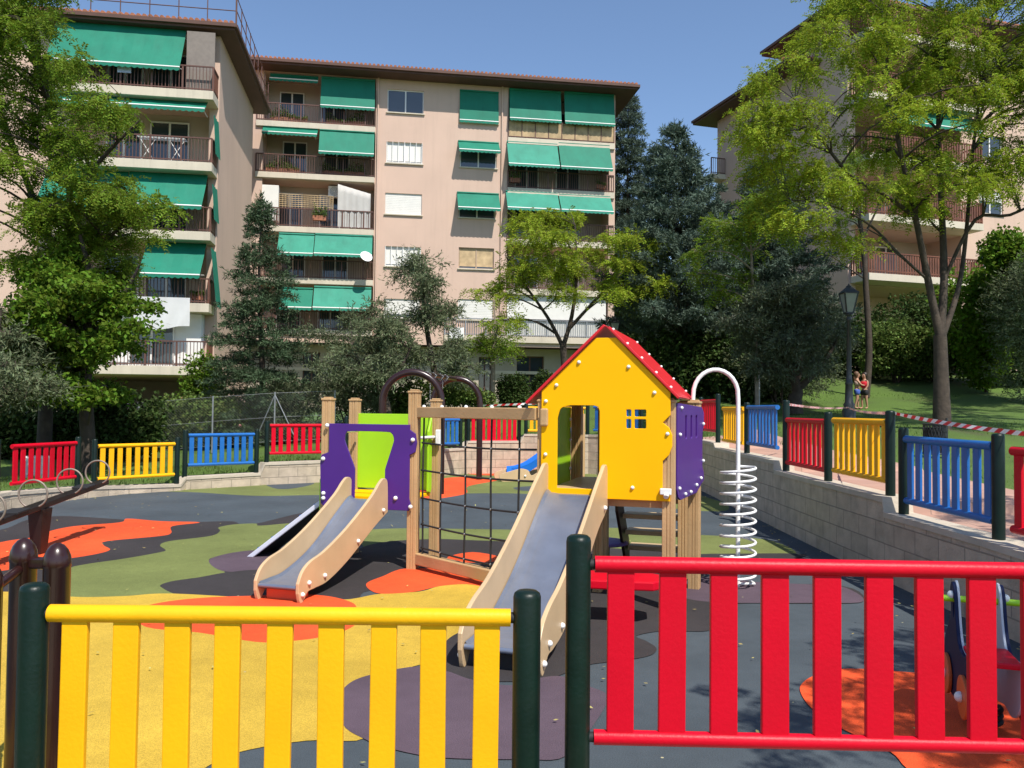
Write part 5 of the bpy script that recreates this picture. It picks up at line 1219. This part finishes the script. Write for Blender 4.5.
# tree behind the camera on the right that dapples the near corner
b = V(5.6, .6, .3); tree('shade_tree', 'leafy tree beside the path outside the right edge', 'tree', b, [([b, V(5.5,.8,2), V(5.2,1.1,3.6), V(4.8,1.5,5)], [.15,.13,.1,.04])],
     [((x+.45, y-.1, z), (.75,.75,.35)) for x, y, z in ((3.6,2.3,4.2),(4.4,1.4,4.6),(4.1,2.9,4.7),(5.3,2.8,4.6),(5.4,4.0,4.9),(5.0,1.8,5.3),(6.0,1.4,4.8),(6.2,3.4,5.3),(5.9,5.2,5.2),(3.9,1.0,5.2),(3.0,1.5,4.7))], 'pinnate', ROBIN2, BARK, None, 23, 9, 15, 1.2)
b = V(16.6, 19.5, terr(16.6, 19.5)); tree('shade_tree', 'lawn tree outside the right edge that shades the grass', 'tree', b, [([b, b+Z*3, b+V(-1.,.1,6), b+V(-1.2,.2,8.5)], [.2,.17,.12,.04])],
     [((x, y, z), (1.5,1.5,.7)) for x, y, z in ((14.2,17.5,8.2),(16,19,8.8),(14.8,20.4,8.6),(16.4,22.8,8),(17.6,22,9),(14.2,18.6,9.4),(15.4,16.4,8.6),(18,24.5,8.4),(17.4,25.2,8),(18.4,18,8.2),(13.4,16,8.8),(13.2,14.6,8.2))], 'pinnate', ROBIN2, BARK, None, 24, 9, 24, 1.5)
# shrubs
for i, (px, d, py, r_, n, sty, lm, lab, k) in enumerate([
  (895,34,352,(2.2,1.4,1.35),2600,'broad',HEDGE,'sunlit flowering hedge behind the two children',.8),
  (940,34,362,(2.2,1.2,1.1),2200,'broad',HEDGE,'low hedge behind the lawn tree trunk',.8),
  (985,31,325,(1.9,1.5,2.5),3600,'broad',BROAD,'tall broad leaved shrub right of the lawn tree trunk',1.0),
  (1035,28,340,(2.0,1.5,2.6),3600,'olive',OLIVE,'grey green shrub cut by the right edge',1.4),
  (1005,29,268,(1.2,1.1,1.3),1700,'broad',BROAD,'light green shrub top below the pink wall windows',1.0),
  (1010,33.5,350,(2.8,1.4,2.0),3000,'broad',DARKL,'dark shrub mass at the back of the lawn near the right edge',1.),
  (640,47,335,(3.6,2.0,3.6),3600,'broad',DARKL,'far dark shrub mass beside the middle block corner',1.6),
  (705,46,345,(3.6,2.0,3.0),3200,'broad',DARKL,'far dark shrub mass behind the cedar trunks',1.6),
  (850,36,352,(2.4,1.6,2.1),2600,'broad',DARKL,'dark shrub behind the lamp post and olive crown',1.),
  (925,37,330,(3.2,1.6,2.0),3200,'broad',DARKL,'dark high shrub under the wooden balcony',1.),
  (700,30,370,(2.0,1.4,1.7),2600,'broad',DARKL,'dark shrub under the cedars behind the roof edge',1.),
  (745,29,375,(1.7,1.4,1.6),2400,'broad',DARKL,'dark shrub behind the white arch of the spiral',1.),
  (655,32,368,(1.8,1.4,1.7),2400,'broad',DARKL,'dark shrub below the second lamp lantern',1.),
  (780,28,372,(1.8,1.3,1.5),2200,'olive',OLIVE,'grey leaved shrub behind the dark olive trunk',1.4),
  (513,28,392,(.62,.62,.60),1500,'broad',DARKL,'round clipped dark bush right of the pale young trunk',.55),
  (543,28.5,390,(.62,.62,.66),1300,'broad',DARKL,'clipped dark bush just left of the yellow gable',.55),
  (466,26,397,(.95,.7,.50),1400,'broad',HEDGE,'light green low shrub behind the second brown arch',.6),
  (350,25,402,(1.6,.8,.75),1800,'olive',OLIVE,'grey shrub behind the red fence left of the tower',1.2),
  (415,26,400,(1.3,.8,.65),1500,'broad',HEDGE,'shrub behind the lime tower board',.6),
  (190,24.2,420,(1.2,.8,.95),1700,'broad',HEDGE,'rose bush behind the chain link, left one',.62),
  (232,24.6,425,(1.2,.8,.85),1700,'broad',HEDGE,'rose bush with pink blooms behind the blue fence panel',.62),
  (283,24.8,415,(1.2,.8,.95),1700,'olive',OLIVE,'grey green bush by the braced chain link post',1.2),
  (205,26.5,388,(.9,.7,1.2),1000,'broad',BROAD,'loose leafy shrub below the lowest white balcony',.7),
  (40,20.5,425,(1.9,1.,.9),2200,'broad',DARKL,'dark bush added to stand in for shade behind the leftmost fences',.9),  # added bush: its dark leaves stand in for the deep shade here
  (115,20,425,(1.3,.9,.8),1500,'broad',DARKL,'dark bush added as shade under the broad leaved tree on the left',.8),  # likewise added, carries the dark shade on below the tree
  (100,23.5,432,(1.3,.8,.6),1100,'broad',HEDGE,'low bush behind the chain link near the grey wall',.6)]):
    c = at(px, py, d); bush('shrub', lab, (c.x, c.y, c.z), r_, n, sty, lm, 'shrubs round the garden', 40+i, k, petals=(14 if 'pink' in lab else 6 if 'rose' in lab else 0))

# plants kept on the balconies
for i, (F_, s0, s1, zf, off, lab) in enumerate([(FM, L0+.7, L0+2.6, fz_l[0], -.16, 'long green planter on the top left balcony of the middle block'), (FM, L0+3.6, L0+5.6, fz_l[0], -.16, 'green planter under the awning of the top left balcony'),
   (FM, L0+.5, L0+2.2, fz_l[1], -.16, 'green planter on the second left balcony of the middle block'), (FM, L0+3.4, L0+5.7, fz_l[1], -.16, 'long planter right of the doors on the second left balcony'),
   (FM, L0+3.0, L0+3.7, fz_l[2]+.35, .06, 'yellowish plant by the trellis on the third left balcony'), (FM, R0+.1, R0+.7, fz_r[1]+.3, -.1, 'small plant at the left end of a right balcony'), (FM, R1-1.0, R1-.5, fz_r[1]+.2, -.1, 'trailing plant at the right end of a right balcony'),
   (FL_, B1-.75, B1-.3, fl_l[3]+.15, .7, 'potted plant at the corner of a left block balcony')]):
    r2 = np.random.default_rng(200+i); c = F_.pt((s0+s1)/2, zf, off); t = empty('planter', c, lab, 'plant', 'plants on the balconies')
    q = MB(); F_.box(q, s0, s1, zf+.03, zf+.28, off-.11, off+.11); q.build('pot', mat('terracotta', (.34,.13,.07), .8, .15), t)
    n = int(260*max(.6, s1-s0)); ss = r2.uniform(s0, s1, n); zz = zf+.25+np.abs(r2.normal(0,.26,n))*(.6+.5*np.sin(ss*3)); P = np.array([F_.pt(a, z, off+r2.normal(0,.09)) for a, z in zip(ss, zz)])
    leafmesh('foliage', HEDGE, t, *expand(P, r2.normal(0,.6,(n,3))+np.array([0,0,.3]), 'broad', r2, .45))
# grass blades on the banks close to the fences: one mass
rng = np.random.default_rng(99); C = []
for i in range(1, 22):
    a, b = outer[i], outer[i+1]; e = Vector((b.x-a.x, b.y-a.y)); L_ = e.length; 
    if L_ < .1: continue
    nrm_ = Vector((-e.y, e.x)).normalized()
    for _ in range(int(L_*(420 if i < 20 else 60))):
        u = rng.random(); v_ = rng.uniform(.08, 2.8)**1.; p = a + e*u + nrm_*v_; z0 = lerp(FLN[i][2]-.03, terr(p.x, p.y), min(1, v_/2.4)); C.append((p.x, p.y, z0))
for _ in range(14000):
    x, y = rng.uniform(5.8, 17), rng.uniform(10, 31)
    if x/y < .3: continue
    C.append((x, y, terr(x, y)-.045))
C = np.array(C); n = len(C); D = unit(rng.normal(0,.35,(n,3)) + np.array([0,0,1.])); S_ = unit(np.cross(D, rng.normal(0,1,(n,3))))
o = leafmesh('grass', mat('grass_blade', (.10,.17,.025), .7, .3, .8, rand=.3, trans=.3), None, C, D, S_, rng.uniform(.05,.11,n), rng.uniform(.010,.02,n)); tag(o, 'short green grass on the banks and lawn', kind='stuff'); 
# fallen leaves and bits on the rubber floor
fr_ = []
for _ in range(300):
    x, y = rng.uniform(-6.5, 3.3), rng.uniform(3.2, 15); fr_.append((x, y, .022))
for _ in range(420):
    i = rng.integers(1, len(inner)-2); u = rng.random(); p = inner[i].lerp(inner[i+1], u); q2 = Vector((p.x+1.9, p.y-10.5)).normalized(); k = abs(rng.normal(0, .16))+.02; fr_.append((p.x-q2.x*k, p.y-q2.y*k, .022))
C = np.array(fr_); n = len(C); D = unit(np.column_stack([rng.normal(0,1,(n,2)), rng.normal(0,.12,n)])); S_ = unit(np.cross(D, np.array([0,0,1.]) + rng.normal(0,.2,(n,3))))
tag(leafmesh('fallen_leaves', mat('dry_leaf', (.36,.30,.10), .8, .3, 3, rand=.4), None, C, D, S_, rng.uniform(.02,.045,n), rng.uniform(.012,.02,n)), 'small dry leaves scattered over the rubber floor', kind='stuff')

# ------------------------------------------------------------------ chain link fence
cf = empty('chain_link_fence', (-10, 22.3, .2), 'grey chain link fence with thin posts in front of the left block', 'fence')
CP = [(-80,412,21.5),(-25,411,21.8),(55,408,22.1),(139,403,22.4),(213,397,22.7),(275,393,23),(335,391,23.4)]
tops = [at(*p) for p in CP]; bots = [V(p.x, p.y, max(.05, p.z-1.35)) for p in tops]
for i, (a, b) in enumerate(zip(tops, bots)):
    q = MB(); q.cyl(b-Z*.2, a+Z*.03, .024, seg=8); q.build('post', GALV, cf)
q = MB(); p = tops[5]
for s_ in (-.55, .62): q.cyl(p-Z*.05, V(p.x+s_, p.y+.05, bots[5].z), .018, seg=6)
q.build('brace', GALV, cf)
me_v = []; me_f = []; r_ = .0022; pitch = .075
def wire(a, b):
    o = len(me_v); e = (b-a).normalized(); n1 = V(0,-1,0)*r_; n2 = e.cross(V(0,1,0))*r_
    for p in (a, b): me_v.extend([tuple(p+n1), tuple(p-n1*.5+n2), tuple(p-n1*.5-n2)])
    me_f.extend([(o,o+1,o+4,o+3),(o+1,o+2,o+5,o+4),(o+2,o,o+3,o+5)])
for a, b, c, d in zip(tops[:-1], tops[1:], bots[:-1], bots[1:]):
    W_ = (b-a).length; Hh = 1.35; nC = int((W_+Hh)/pitch)
    def PP(x, y): t = x/W_; return lerp(lerp(c, d, t), lerp(a, b, t), y/Hh)
    for i in range(nC):
        s0 = i*pitch   # rising wires x - y = s0 - Hh ; falling mirrored
        x0, x1 = max(0, s0-Hh), min(W_, s0)
        if x1 > x0:
            wire(PP(x0, x0-s0+Hh), PP(x1, x1-s0+Hh)); wire(PP(W_-x0, x0-s0+Hh), PP(W_-x1, x1-s0+Hh))
q = MB(); q.v = [Vector(v) for v in me_v]; q.f = me_f; q.sm = [False]*len(me_f); q.mi = [0]*len(me_f); q.build('wire_mesh', WIRE, cf)
q = MB()
for t_ in (0, .5, 1):
    q.tube([lerp(b, a, t_) for a, b in zip(tops, bots)], .004, 5)
q.build('tension_wire', GALV, cf)
# dark grey wall at the far left behind it
t = empty('garden_wall', (-14.2, 24.5, .2), 'dark grey rendered low wall behind the chain link at the left edge', 'wall')
q = MB(); q.box((-16.2, 24.5, .70), (7.0, .3, 1.3)); q.build('masonry', mat('dark_grey_render', (.075,.08,.085), .85, .12, 2), t); q = MB(); q.box((-16.2, 24.5, 1.375), (7.1,.38,.05)); q.build('coping', GREYW, t)
# white cabinet on the grass
c = at(36, 466, 16.2); t = empty('utility_cabinet', (c.x, c.y, c.z-.22), 'small white cabinet on the grass behind the red left fence panel', 'cabinet')
q = MB(); q.box((c.x, c.y, c.z-.05), (.42,.25,.50)); q.build('cabinet_body', WHT, t, bevel=.01); q = MB(); q.box((c.x, c.y-.135, c.z-.05), (.36,.016,.42)); q.build('door', mat('grey_white_paint', (.62,.62,.6), .5, .06), t)
# brick pier under the cedars
c = at(722, 372, 33); t = empty('brick_pier', (c.x, c.y, terr(c.x, c.y)), 'reddish masonry pier in the shade below the blue cedars', 'pier')
q = MB(); q.box((c.x, c.y, c.z), (.55,.55,3.0)); q.build('shaft', mat('red_brick_render', (.30,.13,.085), .9, .2, 5), t); q = MB(); q.box((c.x, c.y, c.z+1.53), (.68,.68,.06)); q.build('cap', COPE, t)

# ------------------------------------------------------------------ lamps, bin, tape, pole
LAMPG = mat('lamp_frosted_glass', (.38,.40,.38), .3, .08, trans=.3); LBLK = mat('black_lamp_iron', (.022,.024,.026), .4, .15, spec=.5)
def lamp(px, ytop, d, label):
    base = GP(px, d); top = at(px, ytop, d).z; h = top-base.z
    t = empty('street_lamp', base, label, 'street lamp', 'old style garden lamps')
    q = MB(); q.lathe(base, [(.19,-.1),(.19,.10),(.15,.16),(.17,.30),(.12,.40),(.14,.46),(.10,.52),(.085,.95),(.10,.98),(.075,1.05),(.062,1.3),(.05,h-.95),(.075,h-.92),(.05,h-.88),(.05,h-.82),(.11,h-.78),(.02,h-.77)], 16); q.build('lamp_post', LBLK, t)
    g = MB(); z0, z1_ = h-.74, h-.28; a, b_ = .085, .165
    for s0, s1 in (((-1,-1),(1,-1)),((1,-1),(1,1)),((1,1),(-1,1)),((-1,1),(-1,-1))):
        g.quad(base+V(s0[0]*a,s0[1]*a,z0), base+V(s1[0]*a,s1[1]*a,z0), base+V(s1[0]*b_,s1[1]*b_,z1_), base+V(s0[0]*b_,s0[1]*b_,z1_))
    lt = MB()
    for sx_, sy_ in ((-1,-1),(1,-1),(1,1),(-1,1)): lt.bar(base+V(sx_*a,sy_*a,z0), base+V(sx_*b_,sy_*b_,z1_), .03, .03)
    lt.box(base+Z*(z0-.012), (.2,.2,.03)); lt.box(base+Z*(z1_+.015), (.37,.37,.03))
    vs = [base+V(sx_*.195,sy_*.195,z1_+.03) for sx_, sy_ in ((-1,-1),(1,-1),(1,1),(-1,1))] + [base+V(sx_*.06,sy_*.06,z1_+.17) for sx_, sy_ in ((-1,-1),(1,-1),(1,1),(-1,1))]
    lt.add(vs, [(3,2,1,0),(4,5,6,7),(0,1,5,4),(1,2,6,5),(2,3,7,6),(3,0,4,7)]); lt.lathe(base+Z*(z1_+.16), [(.06,0),(.07,.03),(.03,.06),(.012,.10)], 10)
    o = lt.build('lantern', LBLK, t); g.build('lantern_glass', LAMPG, o)
    return base, top
lbase, ltop = lamp(849, 283, 20.5, 'black cast iron street lamp with lantern on the right lawn')
lamp(614, 316, 30, 'second street lamp, only its lantern showing above the red roof ridge')
c = at(934.5, 424, 13.5); bz = terr(c.x, 13.5)
t = empty('litter_bin', (c.x, 13.5, bz), 'black perforated litter bin in front of the lawn tree trunk', 'bin')
q = MB(); hb_ = c.z-bz; R_ = .17
for k in range(22):
    for sg in (-1, 1): q.tube([(c.x+R_*math.cos(2*math.pi*k/22+sg*u*.8), 13.5+R_*math.sin(2*math.pi*k/22+sg*u*.8), bz+.05+(hb_-.05)*u) for u in np.linspace(0,1,7)], .006, 5)
q.build('basket', LBLK, t); 
for zz in (.06, hb_*.5, hb_):
    q = MB(); q.tube([(c.x+R_*1.03*math.cos(a), 13.5+R_*1.03*math.sin(a), bz+zz) for a in np.linspace(0,2*math.pi,25)[:-1]], .014, 6, closed=True); q.build('hoop', LBLK, t)
q = MB(); q.lathe((c.x,13.5,bz), [(R_*.9,.05),(R_*.93,hb_*.9)], 16); q.build('liner', BLACK, t); q = MB(); q.cyl((c.x+R_+.03,13.5,bz-.1),(c.x+R_+.03,13.5,bz+hb_+.1),.02); q.build('post', LBLK, t)
def tape(pts, label, wd=.06, sag=.05, stripe=.11):
    t = MB(); n_ = 0; tw = 0
    for a, b in zip(pts[:-1], pts[1:]):
        L_ = (b-a).length; m_ = max(2, int(L_/stripe)); d = (b-a).normalized(); sd = d.cross(Z).normalized()
        def P_(i): u = i/m_; return lerp(a, b, u) - Z*sag*4*u*(1-u)
        def W_(i): an = .5*math.sin(i*.21+1)+.15*math.sin(i*.9); return (Z*math.cos(an) + sd*math.sin(an))*wd/2
        for i in range(m_):
            t.cur = n_ % 2; n_ += 1; p, r = P_(i), P_(i+1); w0, w1 = W_(i), W_(i+1); sk = d*.03
            t.add([p-w0-sk, r-w1-sk, r+w1+sk, p+w0+sk], [(0,1,2,3)], True)
    o = t.build('barrier_tape', [mat('tape_red', (.62,.02,.03), .35, .05, trans=.15), mat('tape_white', (.75,.74,.72), .35, .05, trans=.15)]); tag(o, label, 'barrier tape', 'red and white barrier tapes')
lt_ = V(lbase.x-.05, lbase.y-.05, at(849,407.5,20.5).z)
tape([at(783,403.5,11.4), lt_, at(893,413,8.02), V(3.70,4.64,1.43)], 'long red and white tape from the fence round the lamp to the right edge', .036, .04, .075)
tape([at(478,405.5,24), at(560,401.5,24)], 'short faded tape stretched behind the climbing net top beam', .06, .02)
t = empty('thin_pole', GP(759, 27), 'thin pale metal pole in the shade under the dark olive tree', 'pole'); p = GP(759,27); q = MB(); q.cyl(p-Z*.1, V(p.x, p.y, at(759,362,27).z), .03); q.build('pole', GALV, t); q = MB(); q.box((p.x, p.y, at(759,362,27).z+.03), (.12,.12,.06)); q.build('cap', GALV, t)

# ------------------------------------------------------------------ two children by the lamp
SKIN = mat('skin', (.42,.22,.14), .55, .06, 8); HAIR1 = mat('light_brown_hair', (.12,.06,.03), .6, .2, 30); HAIR2 = mat('dark_hair', (.02,.012,.008), .5, .2, 30)
def skinned(name, par, base, verts, edges, radii, m, rot):
    me = bpy.data.meshes.new(name); c, s_ = math.cos(rot), math.sin(rot)
    me.from_pydata([(x*c-y*s_, x*s_+y*c, z) for x, y, z in verts], edges, []); o = link(name, me, par); me.materials.append(m)
    md = o.modifiers.new('skin', 'SKIN'); md.use_smooth_shade = True
    for sv, r_ in zip(me.skin_vertices[0].data, radii): sv.radius = (r_, r_) if not isinstance(r_, tuple) else r_
    me.skin_vertices[0].data[0].use_root = True
    sb_ = o.modifiers.new('sub', 'SUBSURF'); sb_.levels = 1; sb_.render_levels = 2
    return o
def person(pos, H_, rot, label, hair, top_m, short_m, arms, stride, bare=False):
    t = empty('person', pos, label, 'person'); s = H_/1.30
    # joints in metres for a 1.30 m child, facing -y
    Vv = [(0,0,.66),(0,0,.76),(0,-.005,.90),(0,0,1.01),(0,-.005,1.07),(0,-.015,1.12),(0,-.02,1.19),(0,-.01,1.26)]
    Rr = [(.095,.075),(.085,.065),(.10,.068),(.07,.05),(.038,.038),(.062,.07),(.078,.085),(.06,.065)]
    E = [(0,1),(1,2),(2,3),(3,4),(4,5),(5,6),(6,7)]
    for i, sg in enumerate((-1, 1)):
        st = stride*sg; k = len(Vv)
        Vv += [(.062*sg,0,.60),(.068*sg,-.02-st*.5,.35),(.066*sg,.02+(-st if st < 0 else -st),.07),(.068*sg,-.10-st,.035)]; Rr += [.066,.045,.027,(.028,.024)]
        E += [(0,k),(k,k+1),(k+1,k+2),(k+2,k+3)]
        sh, el, ha = arms[i]; k = len(Vv); Vv += [(.125*sg,0,.985), el, ha, tuple(np.array(ha)+np.array([0,-.05,-.02]))]; Rr += [.038,.028,.02,.022]; E += [(3,k),(k,k+1),(k+1,k+2),(k+2,k+3)]
    sc_ = lambda L: [tuple(np.array(v)*s) for v in L]
    rs = lambda r_: tuple(x*s for x in r_) if isinstance(r_, tuple) else r_*s
    skinned('body', t, pos, sc_(Vv), E, [rs(r_) for r_ in Rr], SKIN, rot)
    skinned('shorts', t, pos, sc_([(0,0,.65),(0,0,.72),(.066,-.004,.58),(.068,-.012-stride*.2,.48),(-.066,-.004,.58),(-.068,-.012+stride*.2,.48)]), [(0,1),(0,2),(2,3),(0,4),(4,5)], [rs(r_) for r_ in [(.13,.105),(.12,.10),.10,.085,.10,.085]], short_m, rot)
    skinned('top', t, pos, sc_([(0,0,.80 if bare else .72),(0,-.004,.90),(0,0,1.01)]), [(0,1),(1,2)], [rs(r_) for r_ in [(.15,.12),(.165,.125),(.15,.10)]], top_m, rot)
    q = MB(); c, s_ = math.cos(rot), math.sin(rot)
    f = lambda x, y, z: V(pos[0]+(x*c-y*s_)*s, pos[1]+(x*s_+y*c)*s, pos[2]+z*s)
    q = MB(); q.lathe(f(0, .022, 1.09), [(.03*s,0),(.062*s,.03*s),(.085*s,.07*s),(.094*s,.12*s),(.090*s,.165*s),(.07*s,.20*s),(.035*s,.222*s),(.005*s,.228*s)], 16)
    q.tube([f(0,.05,1.17), f(0,.085,1.10), f(0,.085,1.00), f(0,.075,.90)], [.06*s,.058*s,.045*s,.015*s], 10); q.build('hair', hair, t)
    for sg in (-1, 1):
        q = MB(); q.lathe(f(.03*sg, -.095, 1.19)-Z*.006, [(.002,0),(.009,.004),(.009,.01),(.002,.014)], 8); q.build('eye', BLACK, t)
    q = MB(); q.add([f(-.012,-.095,1.165), f(.012,-.095,1.165), f(0,-.12,1.165), f(0,-.095,1.195)], [(0,1,2),(0,2,3),(1,3,2)]); q.build('nose', SKIN, t)
pd = 27.5
p1_ = at(857, 400, pd); p2_ = at(864.5, 400, pd-.05)
person(V(p1_.x, p1_.y, terr(p1_.x, p1_.y)), 1.26, R(75), 'child with light hair and blue shorts leaning on the one in red, beside the lamp', HAIR1, mat('pale_top', (.5,.33,.26), .8, .1), mat('blue_shorts', (.05,.10,.38), .8, .1),
       [(0,(-.15,-.12,.84),(-.08,-.26,.82)),(0,(.15,-.12,.86),(.10,-.27,.86))], .06, True)
person(V(p2_.x, p2_.y, terr(p2_.x, p2_.y)), 1.24, R(-60), 'child with dark hair in a red top and black shorts beside the lamp', HAIR2, mat('red_top', (.60,.012,.03), .8, .1), mat('black_shorts', (.012,.012,.014), .8, .1),
       [(0,(-.16,-.06,.82),(-.09,-.20,.80)),(0,(.16,-.04,.82),(.13,-.14,.70))], -.05)
